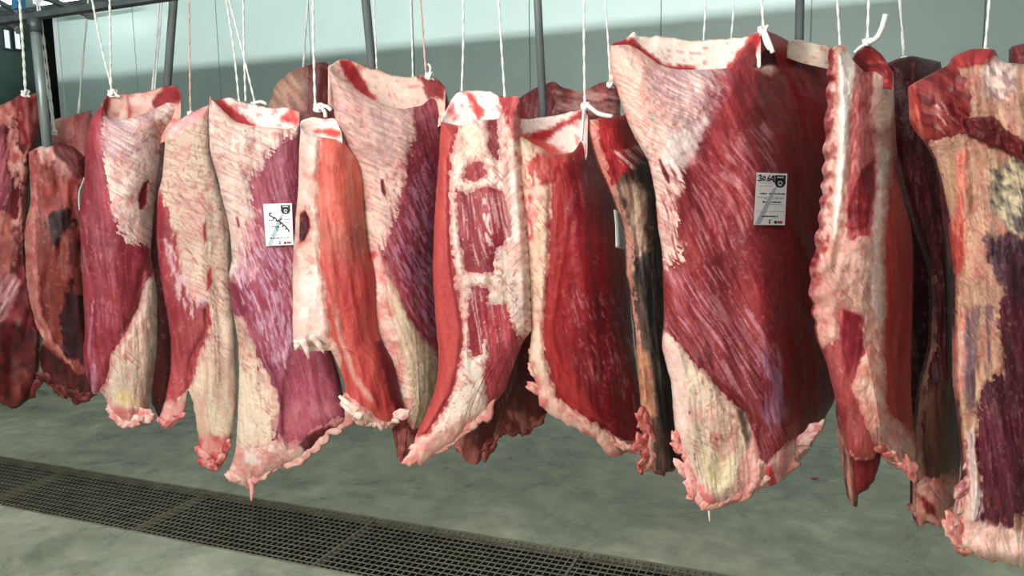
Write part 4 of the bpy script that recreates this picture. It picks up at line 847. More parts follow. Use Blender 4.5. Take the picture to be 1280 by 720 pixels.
L_.lobe([(1044, 480), (1075, 500)], [(1075, 500), (1082, 560), (1076, 600), (1071, 634)], [(1060, 622), (1066, 632), (1071, 634)], [(1044, 480), (1046, 540), (1054, 590), (1060, 622)], (172, 116, 102), (70, 34, 32), 'hanging_shred', off=-.05, thick=.03, ang=6)
L_.lobe([(1064, 530), (1102, 540)], [(1102, 540), (1100, 575), (1094, 598), (1084, 612)], [(1068, 604), (1072, 618), (1084, 612)], [(1064, 530), (1066, 580), (1068, 604)], (88, 15, 21), (112, 28, 32), 'hanging_shred', off=-.02, thick=.03, mat='lean')
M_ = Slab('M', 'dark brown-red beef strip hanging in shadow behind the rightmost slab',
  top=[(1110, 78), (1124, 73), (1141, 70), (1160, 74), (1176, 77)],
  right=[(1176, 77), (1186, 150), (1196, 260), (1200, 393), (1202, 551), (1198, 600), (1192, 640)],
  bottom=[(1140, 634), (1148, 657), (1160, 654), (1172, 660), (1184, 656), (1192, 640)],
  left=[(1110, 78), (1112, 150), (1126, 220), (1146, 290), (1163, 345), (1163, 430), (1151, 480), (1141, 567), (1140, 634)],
  base=(54, 11, 15), base2=(84, 20, 24), dy=.26, tilt=14, ang=3, seed=23, thick=.08, curve=.05, wl=60,  # base darkened for the shade between its neighbours
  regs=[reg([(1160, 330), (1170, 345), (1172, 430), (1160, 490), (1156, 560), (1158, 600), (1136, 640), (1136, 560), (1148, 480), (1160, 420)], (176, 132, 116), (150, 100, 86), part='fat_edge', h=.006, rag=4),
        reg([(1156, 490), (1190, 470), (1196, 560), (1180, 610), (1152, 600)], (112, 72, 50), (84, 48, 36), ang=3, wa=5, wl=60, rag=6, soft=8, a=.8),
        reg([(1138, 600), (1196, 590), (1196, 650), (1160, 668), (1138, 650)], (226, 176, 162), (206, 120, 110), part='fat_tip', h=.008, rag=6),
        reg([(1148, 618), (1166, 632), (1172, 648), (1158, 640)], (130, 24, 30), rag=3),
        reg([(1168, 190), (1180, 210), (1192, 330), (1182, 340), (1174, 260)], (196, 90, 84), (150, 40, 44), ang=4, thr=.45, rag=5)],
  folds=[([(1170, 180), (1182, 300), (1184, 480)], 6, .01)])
N_ = Slab('N', 'cream and purple beef slab at the right photo edge, dark meat at its top corner',
  top=[(1137, 107), (1160, 94), (1187, 80), (1193, 70), (1214, 62), (1242, 62), (1252, 77), (1280, 80), (1305, 78), (1340, 88)],
  right=[(1340, 88), (1352, 250), (1350, 450), (1340, 690)],
  bottom=[(1190, 674), (1197, 684), (1222, 695), (1254, 704), (1280, 709), (1310, 704), (1340, 690)],
  left=[(1137, 107), (1140, 153), (1159, 180), (1173, 212), (1187, 276), (1194, 341), (1193, 356), (1193, 472), (1198, 514), (1204, 593), (1194, 641), (1190, 674)],
  base=(72, 20, 34), base2=(104, 38, 52), dy=-.06, tilt=2, ang=10, seed=24, thick=.09, wl=60, curveL=.03, lump=.016,
  regs=[reg([(1136, 105), (1187, 78), (1222, 80), (1216, 130), (1206, 166), (1160, 180), (1140, 155)], (98, 20, 24), (150, 52, 50), ang=60, wa=5, wl=26, rag=3),
        reg([(1138, 110), (1148, 104), (1152, 150), (1164, 172), (1150, 172), (1140, 150)], (206, 110, 90), (176, 44, 44), ang=10, wl=20, rag=3, soft=2),
        reg([(1164, 132), (1178, 128), (1196, 156), (1184, 168), (1170, 158)], (206, 150, 146), (150, 60, 58), ang=40, rag=4, thr=.45),
        reg([(1186, 80), (1215, 60), (1345, 85), (1356, 400), (1290, 380), (1262, 300), (1252, 420), (1262, 500), (1250, 470), (1232, 480), (1222, 560), (1230, 600), (1212, 660), (1245, 660), (1290, 640), (1350, 640), (1350, 720), (1180, 700), (1196, 600), (1186, 470), (1188, 300), (1165, 200), (1150, 170), (1178, 170), (1206, 165), (1215, 120)],
            (204, 164, 132), (178, 134, 106), part='fat_cover', h=.006, rag=8, wr=10, ang=4, wa=5, wl=60),
        reg([(1187, 80), (1214, 60), (1242, 62), (1252, 77), (1230, 82), (1200, 84)], (176, 44, 48), (140, 30, 36), rag=3, h=.006),
        reg([(1222, 84), (1252, 78), (1280, 82), (1270, 110), (1250, 130), (1228, 120)], (226, 192, 178), (150, 110, 110), ang=30, wa=6, wl=10, rag=6, soft=4),
        reg([(1206, 150), (1238, 144), (1262, 165), (1300, 190), (1300, 215), (1250, 188), (1210, 170)], (104, 20, 24), (84, 16, 20), rag=3, soft=2, h=.014),
        reg([(1196, 190), (1206, 188), (1205, 320), (1200, 345), (1192, 335), (1196, 260)], (226, 120, 96), (196, 50, 48), ang=2, wa=4, wl=30, rag=4, soft=4, a=.8),
        reg([(1235, 215), (1270, 200), (1350, 250), (1350, 330), (1262, 290), (1240, 260)], (200, 178, 142), (84, 70, 66), ang=40, wa=7, wl=14, rag=6, soft=5),
        reg([(1230, 300), (1262, 290), (1350, 330), (1350, 380), (1290, 390), (1240, 340)], (84, 44, 56), (60, 30, 40), rag=8, soft=4),
        reg([(1205, 380), (1240, 380), (1236, 490), (1212, 520), (1200, 450)], (84, 56, 76), (120, 84, 92), ang=0, thr=.47, wa=6, wl=60, rag=6, soft=5, a=.8),
        reg([(1196, 440), (1206, 380), (1204, 500), (1196, 500)], (222, 120, 92), PINK, rag=5, soft=4, a=.7),
        reg([(1188, 640), (1215, 600), (1222, 650), (1270, 664), (1350, 650), (1350, 715), (1190, 690)], (228, 172, 156), (236, 200, 186), rag=6, soft=5, a=.9),
        reg([(1207, 540), (1216, 535), (1228, 640), (1216, 650)], (216, 186, 190), WHT, ang=6, thr=.45, wa=4, wl=50, rag=4, a=.8)],
  folds=[([(1196, 350), (1198, 480), (1206, 600)], 5, .012), ([(1214, 540), (1220, 600), (1216, 650)], 4, .008), ([(1190, 684), (1260, 694), (1330, 690)], 12, .02), ([(1205, 170), (1206, 340)], 7, .008), ([(1178, 90), (1206, 160)], 10, -.008)])

# --- pieces behind the front row
Slab('P', 'dark dried beef top showing behind the salmon slab, cream on its left',
  top=[(336, 132), (345, 106), (360, 92), (380, 83), (408, 78), (416, 95)], right=[(416, 95), (422, 200), (420, 380)], bottom=[(340, 370), (380, 382), (420, 380)], left=[(336, 132), (334, 250), (340, 370)],
  base=(90, 26, 30), base2=(128, 50, 50), dy=.5, tilt=0, seed=31, step=3, thick=.12, group=BACKG,
  regs=[reg([(330, 140), (350, 96), (384, 82), (388, 110), (384, 140), (336, 160)], (206, 164, 142), (150, 110, 98), ang=30, wa=4, wl=30, rag=5, part='fat_cover', h=.005)])
Slab('Q', 'dark red beef piece hanging behind the glossy slab, marbled top right',
  top=[(648, 124), (665, 112), (691, 102), (705, 110), (729, 114), (744, 106), (760, 102), (776, 112)], right=[(776, 112), (770, 300), (720, 450), (676, 530)], bottom=[(598, 560), (606, 580), (620, 550), (640, 530), (652, 546), (662, 534), (676, 530)], left=[(648, 124), (640, 300), (610, 450), (598, 560)],
  base=(84, 16, 24), base2=(124, 34, 40), dy=.42, tilt=0, seed=32, step=2.6, thick=.11, group=BACKG, ang=-6,
  regs=[reg([(690, 106), (735, 114), (776, 100), (776, 150), (690, 150)], (190, 140, 132), (110, 40, 44), ang=80, wa=5, wl=18, rag=5, part='fat_cover', h=.004),
        reg([(596, 540), (640, 510), (676, 520), (660, 545), (606, 588)], (190, 110, 100), (130, 50, 50), ang=10, wa=5, wl=20, rag=6, soft=5)])
Slab('R', 'pinkish beef end behind the ragged slab near the left steel rod',
  top=[(58, 154), (76, 147), (94, 143), (114, 138)], right=[(114, 138), (124, 300), (112, 430)], bottom=[(60, 420), (90, 440), (112, 430)], left=[(58, 154), (52, 300), (60, 420)],
  base=(150, 50, 54), base2=(196, 110, 104), dy=.34, tilt=0, seed=33, step=3, thick=.09, group=BACKG,
  regs=[reg([(56, 150), (100, 140), (90, 180), (60, 185)], (214, 160, 148), (190, 110, 104), rag=6, part='fat_cover', h=.004)])
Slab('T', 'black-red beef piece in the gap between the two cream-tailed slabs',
  top=[(186, 180), (205, 170), (226, 176)], right=[(226, 176), (232, 350), (214, 512)], bottom=[(190, 505), (200, 520), (214, 512)], left=[(186, 180), (180, 350), (190, 505)],
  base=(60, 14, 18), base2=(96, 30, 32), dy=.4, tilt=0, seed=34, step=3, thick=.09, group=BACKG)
Slab('V', 'dark red beef tip hanging below the salmon slab and white-fat slab',
  top=[(430, 190), (480, 180), (540, 185)], right=[(540, 185), (545, 400), (530, 540), (519, 572)], bottom=[(494, 556), (500, 578), (508, 570), (519, 572)], left=[(430, 190), (450, 400), (488, 530), (494, 556)],
  base=(96, 16, 24), base2=(130, 34, 38), dy=.36, tilt=0, seed=35, step=3, thick=.09, group=BACKG,
  regs=[reg([(480, 545), (510, 530), (526, 560), (520, 580), (500, 584)], (196, 120, 110), (150, 60, 58), rag=6, part='fat_tip', h=.004)])
Slab('W', 'dark shred of beef hanging below the white-fat slab beside the floor gap',
  top=[(560, 300), (600, 290), (650, 300)], right=[(650, 300), (650, 450), (616, 548)], bottom=[(568, 552), (580, 572), (596, 582), (604, 562), (616, 548)], left=[(560, 300), (560, 450), (568, 552)],
  base=(100, 20, 28), base2=(140, 48, 48), dy=.12, tilt=4, seed=36, step=2.6, thick=.07, group=BACKG,
  regs=[reg([(560, 530), (580, 540), (600, 560), (614, 540), (610, 590), (580, 590)], (206, 130, 120), (150, 54, 54), ang=-14, wa=4, wl=24, rag=6, soft=4, part='fat_tip', h=.004)])
Slab('X', 'reddish beef piece behind the strip on the right photo edge',
  top=[(1264, 58), (1285, 54), (1330, 60)], right=[(1330, 60), (1335, 300), (1325, 560)], bottom=[(1270, 560), (1300, 570), (1325, 560)], left=[(1264, 58), (1262, 300), (1270, 560)],
  base=(110, 28, 34), base2=(140, 50, 52), dy=.34, tilt=0, seed=37, step=3.5, thick=.09, group=BACKG)
Slab('Y', 'near-black filler piece for the shaded gap right of the rib slab',
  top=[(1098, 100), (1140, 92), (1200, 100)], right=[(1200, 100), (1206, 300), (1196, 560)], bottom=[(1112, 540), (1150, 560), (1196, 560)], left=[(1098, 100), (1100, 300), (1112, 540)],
  base=(30, 8, 10), base2=(52, 14, 16), dy=.52, tilt=0, seed=38, step=3.5, thick=.09, group=BACKG)  # added rear piece, near-black for the deep shade between slabs

# fringes on single slabs
E_.strand([(312, 596, .02), (315, 610, .025), (314, 626, .02)], [4, 3, 1.2], (226, 150, 146), (236, 190, 184))
F.strand([(372, 425, .04), (371, 433, .04), (369, 437, .03)], [5, 4, 1.5], WHT, FAT)
F.strand([(378, 424, .04), (383, 436, .04), (386, 448, .03)], [6, 4, 1.3], WHT, FAT)
F.strand([(390, 418, .04), (398, 430, .04), (405, 441, .03)], [6, 4, 1.3], WHT, FAT)
F.strand([(446, 512, .04), (434, 504, .05), (424, 495, .04)], [6, 4, 2], WHT, FAT)
F.strand([(452, 520, .04), (438, 514, .05), (426, 502, .04)], [6, 4, 2], WHT, FAT2)
K.strand([(884, 630, .02), (886, 638, .02), (887, 652, .02)], [3, 1.5, .7], WHT, FAT)
FR1, FR2 = (226, 172, 160), (196, 92, 88)
E_.fringe([(290, 598), (310, 604), (345, 586), (376, 572), (402, 548), (430, 528)], 15, 15, (232, 196, 186), (216, 140, 132), sd=4)
F.fringe([(436, 512), (456, 528), (478, 532), (503, 524)], 8, 11, WHT, (222, 150, 140), sd=5)
H.fringe([(520, 574), (541, 566), (575, 544), (600, 518)], 8, 14, (232, 186, 174), (214, 130, 122), sd=6)
I_.fringe([(672, 490), (690, 516), (722, 532), (750, 546), (776, 560), (802, 562)], 12, 9, (220, 176, 160), (186, 100, 94), sd=7, off=.024)
I_.fringe([(664, 440), (668, 470), (672, 492)], 3, 7, (226, 190, 174), (206, 140, 128), sd=8, off=.022)
K.fringe([(860, 592), (868, 618), (886, 632), (910, 628), (940, 614), (958, 602)], 13, 15, (234, 190, 180), (220, 128, 122), off=.04, sd=9)
K.fringe([(964, 596), (985, 584), (1004, 562), (1017, 544)], 7, 13, (238, 206, 200), (228, 140, 136), off=-.02, sd=10)
K.fringe([(846, 548), (853, 572), (862, 590)], 4, 9, (230, 184, 174), (206, 110, 106), off=.03, sd=11)
C.fringe([(136, 506), (150, 524), (164, 530), (180, 524)], 6, 12, (236, 206, 196), (214, 120, 114), sd=12)
D.fringe([(252, 574), (262, 584), (274, 580), (284, 562)], 5, 11, (226, 160, 150), (170, 56, 58), sd=13)
D.fringe([(203, 530), (212, 532), (226, 520)], 4, 9, (222, 160, 152), (196, 90, 92), sd=14)
L_.fringe([(1066, 568), (1086, 570), (1104, 566), (1124, 582), (1138, 590)], 8, 12, (214, 156, 140), (166, 70, 66), sd=15)
M_.fringe([(1142, 640), (1156, 652), (1172, 654), (1188, 646)], 5, 12, (206, 150, 138), (150, 62, 58), sd=16)
N_.fringe([(1192, 668), (1206, 682), (1232, 694), (1264, 700), (1300, 700)], 9, 17, (226, 176, 162), (196, 100, 92), sd=17)
N_.fringe([(1206, 560), (1208, 600), (1200, 640), (1196, 664)], 5, 10, (214, 168, 158), (150, 70, 76), sd=18)
B.fringe([(58, 474), (74, 488), (96, 500), (112, 496)], 6, 11, (120, 50, 48), (56, 12, 16), sd=19, name='meat_shred', mat='lean')
A.fringe([(4, 498), (20, 504), (34, 494)], 3, 12, (120, 44, 42), (70, 18, 20), sd=20, name='meat_shred', mat='lean')
SLABS['W'].fringe([(574, 566), (594, 574), (608, 556)], 4, 10, (206, 130, 120), (130, 40, 42), sd=21, name='meat_shred')
SLABS['Q'].fringe([(604, 570), (630, 540), (652, 542), (672, 530)], 6, 12, (190, 110, 100), (110, 34, 36), sd=22, name='meat_shred')
# ---------------------------------------------------------------- overhead rails, rods and cords
RY = ROW+.10
zr = float(at_y(np.array(120.), np.array(9.), RY)[2])
def rail(y, z, label):
    t = empty('overhead_rail', (-1.5, y, z)); tag(t, label, 'rail', 'steel rails above the beef')
    m = MB().box(-5.6, 2.6, y-.018, y+.018, z-.011, z+.011)
    m.build('rail_bar', M['steel_dark'], t)
    for x in (-5.0, -3.0, -1.0, 1.2):
        MB().tube([(x, y, z+.03), (x, y, ZC)], .012).build('ceiling_hanger', M['steel_dark'], t, True)
rail(RY, zr, 'long grey steel rail above the front beef row')
rail(RY+.75, float(at_y(np.array(120.), np.array(1.), RY+.75)[2]), 'grey steel rail behind, above the rear beef pieces')
# short cross bars tying the rails, seen at the upper left
for a, b, lab in (((58, -2), (112, 19), 'dark steel cross bar meeting the front rail at upper left'), ((-4, 1), (24, 16), 'upper short steel bar in the top left corner'), ((-4, 24), (24, 38), 'lower short steel bar in the top left corner')):
    pa = at_y(np.array(float(a[0])), np.array(float(a[1])), RY+.25); pb = at_y(np.array(float(b[0])), np.array(float(b[1])), RY+.07 if a[0] > 0 else RY+.2)
    t = empty('cross_bar', pa); tag(t, lab, 'bar')
    d = pb-pa; pa2 = pa-d*.6
    MB().tube([pa2, pb], .012, 4).build('bar', M['steel_dark'], t)
    MB().tube([pb-d*.03, pb+d*.03], .017, 6).build('end_bracket', M['steel'], t)
pb = at_y(np.array(33.), np.array(4.), RY+.03)
t = empty('trolley', pb); tag(t, 'small blue trolley block on the rail at top left', 'trolley')
MB().box(pb[0]-.014, pb[0]+.014, pb[1]-.05, pb[1]-.014, pb[2]-.03, pb[2]+.06).build('housing', M['blue'], t)
for sx in (-.012, .012): MB().tube([(pb[0]+sx, pb[1]-.062, pb[2]+.04), (pb[0]+sx, pb[1]-.05, pb[2]+.04)], .011, 14).build('wheel', M['steel'], t, True)

def rod(x0, x1, y1, wpx, label, dy=.10):
    a = at_y(np.array(float(x0)), np.array(0.), ROW+dy); b = at_y(np.array(float(x1)), np.array(float(y1)), ROW+dy)
    r = wpx*float((b-EYE)@F_)/FPX/2
    t = empty('hanging_rod', b); tag(t, label, 'rod', 'steel rods hanging from the rail')
    d = (b-a)/np.linalg.norm(b-a); top = a-d*(((zr-.014 if dy < .15 else ZC-.01)-a[2])/abs(d[2]))
    low = b+d*.10
    MB().tube([top, low], r, 14).build('shaft', M['steel'], t, True)
    MB().tube([top, top+d*.05], r*1.35, 14).build('collar', M['steel_dark'], t, True)
    pts = [low-d*.01]+[low+np.array([0, .03*(1-math.cos(q)), -.05*math.sin(q)]) for q in np.linspace(0.2, 3.4, 9)]
    MB().tube(pts, r*.55, 8).build('hook', M['steel'], t, True)
rod(40, 58, 172, 12, 'thick galvanised steel rod at the left, before the black doorway', .08)
rod(217, 209, 106, 10, 'steel rod above the wrinkled slab, second rod from the left', .20)
rod(457, 465, 82, 11, 'steel rod between the salmon slab and middle slabs, third from left', .24)
rod(672, 679, 142, 10, 'steel rod in front of the marbled rear beef piece', .26)
rod(1000, 999, 50, 11, 'steel rod at the right corner of the largest slab', .42)

rng = random.Random(4)
def cord(slab, strands, label, knot=None, w=3.2, loose=None, dy=None, stained=False):
    w = w*.85
    """strands: picture points from the rail down to the meat, at the slab's own distance"""
    wy = (SLABS[slab].wy if slab else ROW)+(dy or 0)
    bx, by = strands[0][-1]
    base = at_y(np.array(float(bx)), np.array(float(by)), wy)
    t = empty('hanging_rope', base); tag(t, label, 'rope', 'white cords the beef hangs from')
    px = float((base-EYE)@F_)/FPX
    for st in strands:
        P = [at_y(np.array(float(x)), np.array(float(y)), wy) for x, y in st]
        d = P[0]-P[1]; d /= np.linalg.norm(d)
        ze = zr if wy < RY+.12 else ZC-.005
        if P[0][2] < ze: P.insert(0, P[0]+d*((ze-P[0][2])/d[2]))
        n = max(8, len(P)*8); Q = catmull(P, n)
        for i in range(1, n-1): Q[i] += np.array([rng.uniform(-1, 1), rng.uniform(-1, 1), 0])*.0006
        m = MB()
        L = np.linalg.norm(P[-1]-P[0]); n2 = 60; Q = catmull(P, n2)
        for ph in (0, math.pi):      # two plies twisted together
            W = [q+np.array([math.cos(ph+i*.55), math.sin(ph+i*.55), 0])*w*px*.22 for i, q in enumerate(Q)]
            m.tube(W, w*px*.32, 6)
        m.build('strand', M['rope_pink' if stained else 'rope'], t, True)
    if knot:
        kx, ky, r = knot; c = at_y(np.array(float(kx)), np.array(float(ky)), wy-.01)
        W = []
        for i in range(46):
            a = i*.62; rr = r*px*(.75+.25*math.sin(i*.9))
            W.append(c+np.array([math.cos(a)*rr, math.sin(a*1.3)*rr*.8, math.sin(a*.71)*rr*1.1]))
        MB().tube(catmull(W, 130), w*px*.42, 6).build('knot', M['rope'], t, True)
    if loose:
        for st, rad in loose:
            P = [at_y(np.array(float(x)), np.array(float(y)), wy-.015) for x, y in st]
            MB().tube(catmull(P, 14), rad*px, 7).build('loose_end', M['rope'], t, True)
cord('A', [[(24, -6), (29, 65), (32, 116)]], 'white cord from the blue trolley to the far left slab', (32, 117, 4), 4)
cord('R', [[(45, -5), (56, 85), (68, 168)], [(48, -5), (60, 90), (69, 168)]], 'double white cord beside the thick left rod', (68, 166, 3), 3, dy=-.2)
cord('R', [[(109, 13), (104, 70), (98, 142)]], 'white cord hanging in front of the black doorway edge', None, 3.4)
cord('C', [[(114, -5), (126, 55), (141, 116)], [(137, -5), (138, 60), (139, 114)]], 'V-shaped white cord on top of the wrinkled slab', (141, 117, 5), 3.4, dy=.03, loose=[([(141, 112), (146, 119), (150, 121)], 1.6)])
cord('T', [[(203, -5), (198, 60), (193, 118), (195, 178)], [(200, -5), (195, 60), (190, 118), (193, 180)]], 'double cord left of the second steel rod', None, 2.6, dy=-.1)
cord('D', [[(236, -5), (237, 70), (238, 140)]], 'single cord above the narrow cream slab', (238, 142, 3), 3, dy=.03, stained=True)
cord('E', [[(282, -5), (292, 60), (299, 128)], [(285, -5), (302, 60), (319, 130)], [(304, -5), (305, 60), (307, 127)]], 'three white cords gathered above the labelled purple slab', (318, 131, 4), 3.2, dy=.06, loose=[([(318, 129), (326, 127), (333, 130)], 2)])
cord('P', [[(385, -5), (382, 40), (379, 84)]], 'cord tied to the dark dried rear beef top', None, 3.2)
cord('F', [[(391, -5), (392, 60), (394, 132)]], 'long white cord knotted on the salmon slab', (399, 135, 6), 4, dy=.05, loose=[([(398, 132), (408, 133), (414, 138)], 2.4), ([(400, 133), (406, 140), (407, 147)], 2.4)])
cord('G', [[(467, -5), (469, 40), (471, 90)]], 'thin cord just right of the third steel rod', None, 2.6, dy=.1)
cord('G', [[(513, -5), (515, 45), (516, 98)]], 'thin cord above the slit-marked slab, left of its knot', None, 2.6, dy=.08)
cord('G', [[(525, -5), (529, 45), (533, 98)]], 'stained cord knotted at the right top of the slit-marked slab', (537, 95, 5), 3.2, dy=.06, stained=True, loose=[([(537, 93), (538, 84), (535, 80)], 1.5)])
cord('H', [[(579, -5), (579, 55), (577, 116)]], 'cord on the left top of the white-fat slab', None, 3.4, dy=.05)
cord('H', [[(623, -5), (627, 60), (631, 122)]], 'cord on the right top of the white-fat slab', None, 3.6, dy=.05)
cord('I', [[(730, -5), (730, 60), (731, 132)]], 'white cord knotted between the glossy slab and brown strip', (732, 133, 5), 4, dy=.0, loose=[([(735, 132), (748, 142), (766, 146)], 3), ([(730, 134), (728, 160), (727, 176)], 2)])
cord('K', [[(756, -5), (760, 50), (763, 104)]], 'cord passing the left corner of the largest slab', (763, 106, 4), 3.2, dy=.14)
cord('K', [[(882, -5), (881, 25), (879, 56)]], 'thin cord behind the rim of the largest slab', None, 3.2, dy=.15)
cord('K', [[(917, -5), (916, 25), (913, 56)]], 'greyish thin cord behind the largest slab, right of the other', None, 3, dy=.17)
cord('K', [[(952, -5), (953, 15), (954, 36)]], 'thick white cord knotted through the peak of the largest slab', (954, 38, 6), 4, dy=-.03, loose=[([(955, 38), (961, 52), (966, 66)], 3), ([(953, 40), (957, 54), (962, 62)], 2.2)])
cord('L', [[(1046, -5), (1048, 25), (1050, 60)]], 'cord above the rib bone edge', None, 3.6, dy=.03)
cord('L', [[(1086, -5), (1085, 25), (1084, 52)]], 'white cord with a thick loose end behind the rib slab', (1084, 53, 5), 4, dy=.08, loose=[([(1084, 54), (1095, 48), (1102, 36), (1107, 18)], 3.4), ([(1084, 54), (1074, 60), (1068, 66)], 2)])
cord('M', [[(1124, -5), (1127, 30), (1130, 74)]], 'white cord holding the shaded brown-red strip', (1130, 74, 3), 4)
cord('N', [[(1237, -5), (1234, 30), (1231, 63)]], 'white cord on the rightmost cream slab', (1231, 64, 3), 4, dy=.03)

# ---------------------------------------------------------------- paper labels
class Paper:
    def __init__(s, slab, quad, label, lift=.0015, name='paper_label'):
        sl = SLABS[slab]; q = np.array(quad, float)     # TL TR BR BL
        us, vs_ = np.meshgrid(np.linspace(0, 1, 7), np.linspace(0, 1, 9)); us = us.ravel(); vs_ = vs_.ravel()
        px = ((1-us)*(1-vs_))[:, None]*q[0]+(us*(1-vs_))[:, None]*q[1]+(us*vs_)[:, None]*q[2]+((1-us)*vs_)[:, None]*q[3]
        fx = sl.X.ravel(); fy = sl.Y.ravel(); pf = sl.Pf.reshape(-1, 3); dep = []
        for x, y in px:
            i = np.argmin((fx-x)**2+(fy-y)**2); dep.append((pf[i]-EYE)@sl.N)
        A_ = np.stack([np.ones_like(us), us, vs_, 0*us], 1); co, *_ = np.linalg.lstsq(A_, np.array(dep), rcond=None)
        res = float(np.percentile(A_@co-np.array(dep), 96))
        s.co = co; s.lift = max(res, 0)+.007+lift; s.q = q; s.N = sl.N
        t = s.t = empty(name, s.P(np.array(.5), np.array(.5))); tag(t, label, 'label', 'printed labels on the beef')
        nu, nv = 9, 13; U, V = np.meshgrid(np.linspace(0, 1, nu), np.linspace(0, 1, nv))
        Pf = s.P(U, V).reshape(-1, 3); Pb = Pf+s.N*.0008; idx = np.arange(nu*nv).reshape(nv, nu)
        f = [(int(idx[j, i]), int(idx[j+1, i]), int(idx[j+1, i+1]), int(idx[j, i+1])) for j in range(nv-1) for i in range(nu-1)]
        n = nu*nv; f += [tuple(n+k for k in reversed(g)) for g in f]
        mesh_obj('paper_sheet', np.vstack([Pf, Pb]), f, M['paper'], t, True)
    def P(s, u, v, up=0.0):
        u = np.asarray(u, float); v = np.asarray(v, float); q = s.q
        px = ((1-u)*(1-v))[..., None]*q[0]+(u*(1-v))[..., None]*q[1]+(u*v)[..., None]*q[2]+((1-u)*v)[..., None]*q[3]
        k = s.co[0]+s.co[1]*u+s.co[2]*v+s.co[3]*u*u-s.lift-up
        d = ray(px[..., 0], px[..., 1]); return EYE+d*(k/(d@s.N))[..., None]
    def marks(s, name, polys, mat, up=.0006, parent=None):
        V = []; f = []
        for pl in polys:
            b = len(V); V += [s.P(np.array(u), np.array(v), up) for u, v in pl]; f.append(tuple(range(b, b+len(pl)))[::-1])
        o = mesh_obj(name, V, f, mat, parent or s.t, False)
        if len(polys) > 6: o['kind'] = 'stuff'
        return o
def rect(u0, v0, u1, v1): return [(u0, v0), (u1, v0), (u1, v1), (u0, v1)]
def stroke(pts, w, asp):
    out = []
    for (a, b), (c, d) in zip(pts[:-1], pts[1:]):
        dx, dy = (c-a)/asp, d-b; l = math.hypot(dx, dy)+1e-9; nx, ny = -dy/l*w*asp, dx/l*w
        ex, ey = dx/l*w*.6*asp, dy/l*w*.6
        out.append([(a-ex+nx, b-ey+ny), (c+ex+nx, d+ey+ny), (c+ex-nx, d+ey-ny), (a-ex-nx, b-ey-ny)])
    return out
def dashes(v, h, segs): return [rect(a, v, b, v+h) for a, b in segs]
def circ(cu, cv, r, asp, n=18): return [(cu+r*asp*math.cos(2*math.pi*i/n), cv+r*math.sin(2*math.pi*i/n)) for i in range(n)]
def fill_label(p, asp, emb, hand, hw, small):
    p.marks('pale_band', [[(.56, .3), (.7, .26), (.22, .99), (.04, .99)]], M['pale_ink'], .0003)
    eu, ev, ew, eh = emb
    e = p.marks('emblem', [[(eu, ev), (eu+ew, ev), (eu+ew*.96, ev+eh*.35), (eu+ew, ev+eh*.62), (eu+ew*.82, ev+eh*.92), (eu+ew*.5, ev+eh), (eu+ew*.18, ev+eh*.92), (eu, ev+eh*.62), (eu+ew*.04, ev+eh*.35)]], M['ink'])
    p.marks('emblem_band', [rect(eu+ew*.2, ev+eh*.12, eu+ew*.8, ev+eh*.2)], M['paper'], .0009, e)
    ring = circ(eu+ew*.5, ev+eh*.64, eh*.2, asp)
    p.marks('emblem_disc', [ring], M['paper'], .0009, e)
    p.marks('emblem_head', [circ(eu+ew*.5, ev+eh*.62, eh*.11, asp), rect(eu+ew*.3, ev+eh*.66, eu+ew*.7, ev+eh*.72)], M['ink'], .0012, e)
    p.marks('handwriting', [q for st in hand for q in stroke(st, hw, asp)], M['ink'], .0012)
    g = random.Random(3); bold = []; thin = []
    for v, h, u0, u1, isb in small:
        u = u0
        while u < u1:
            l = g.uniform(.03, .09); (bold if isb else thin).append(rect(u, v, min(u+l, u1), v+h)); u += l+g.uniform(.012, .03)
    p.marks('bold_print', bold, M['ink'], .0007); p.marks('fine_print', thin, M['grey_ink'], .0006)
    p.marks('round_mark', [circ(.7, .945, .03, asp)], M['ink'], .0007); p.marks('red_mark', [rect(.76, .92, .92, .968)], M['red_ink'], .0008)
    p.marks('bottom_mark', [rect(.48, .895, .54, .915), rect(.5, .915, .52, .935), rect(.48, .94, .54, .97)], M['ink'], .0007)
pk = Paper('K', [(946, 215.5), (984.3, 217), (981, 281.5), (942, 281)], 'white printed paper label on the largest beef slab')
fill_label(pk, 1.66, (.6, .04, .36, .24),
  [[(.07, .06), (.13, .045), (.16, .07), (.11, .1), (.17, .12), (.14, .155), (.06, .15)], [(.24, .07), (.2, .11), (.22, .15), (.28, .13), (.28, .08), (.24, .07)], [(.33, .15), (.335, .155)],
   [(.43, .05), (.37, .11), (.38, .15), (.44, .15), (.44, .11), (.38, .12)], [(.52, .06), (.47, .13), (.54, .13)], [(.545, .05), (.56, .17)], [(.57, .06), (.585, .17)]], .011,
  [(.19, .008, .1, .5, 0), (.25, .008, .1, .55, 0), (.385, .026, .15, .36, 1), (.385, .026, .44, .95, 1), (.465, .012, .08, .95, 0), (.49, .012, .3, .9, 0), (.545, .03, .25, .85, 1), (.6, .01, .4, .9, 0), (.735, .008, .05, .95, 0), (.82, .028, .18, .78, 1)])
pe = Paper('E', [(329, 255), (364.7, 254), (366.8, 306), (332.5, 307.5)], 'white printed paper label with diagonal handwriting on the purple slab')
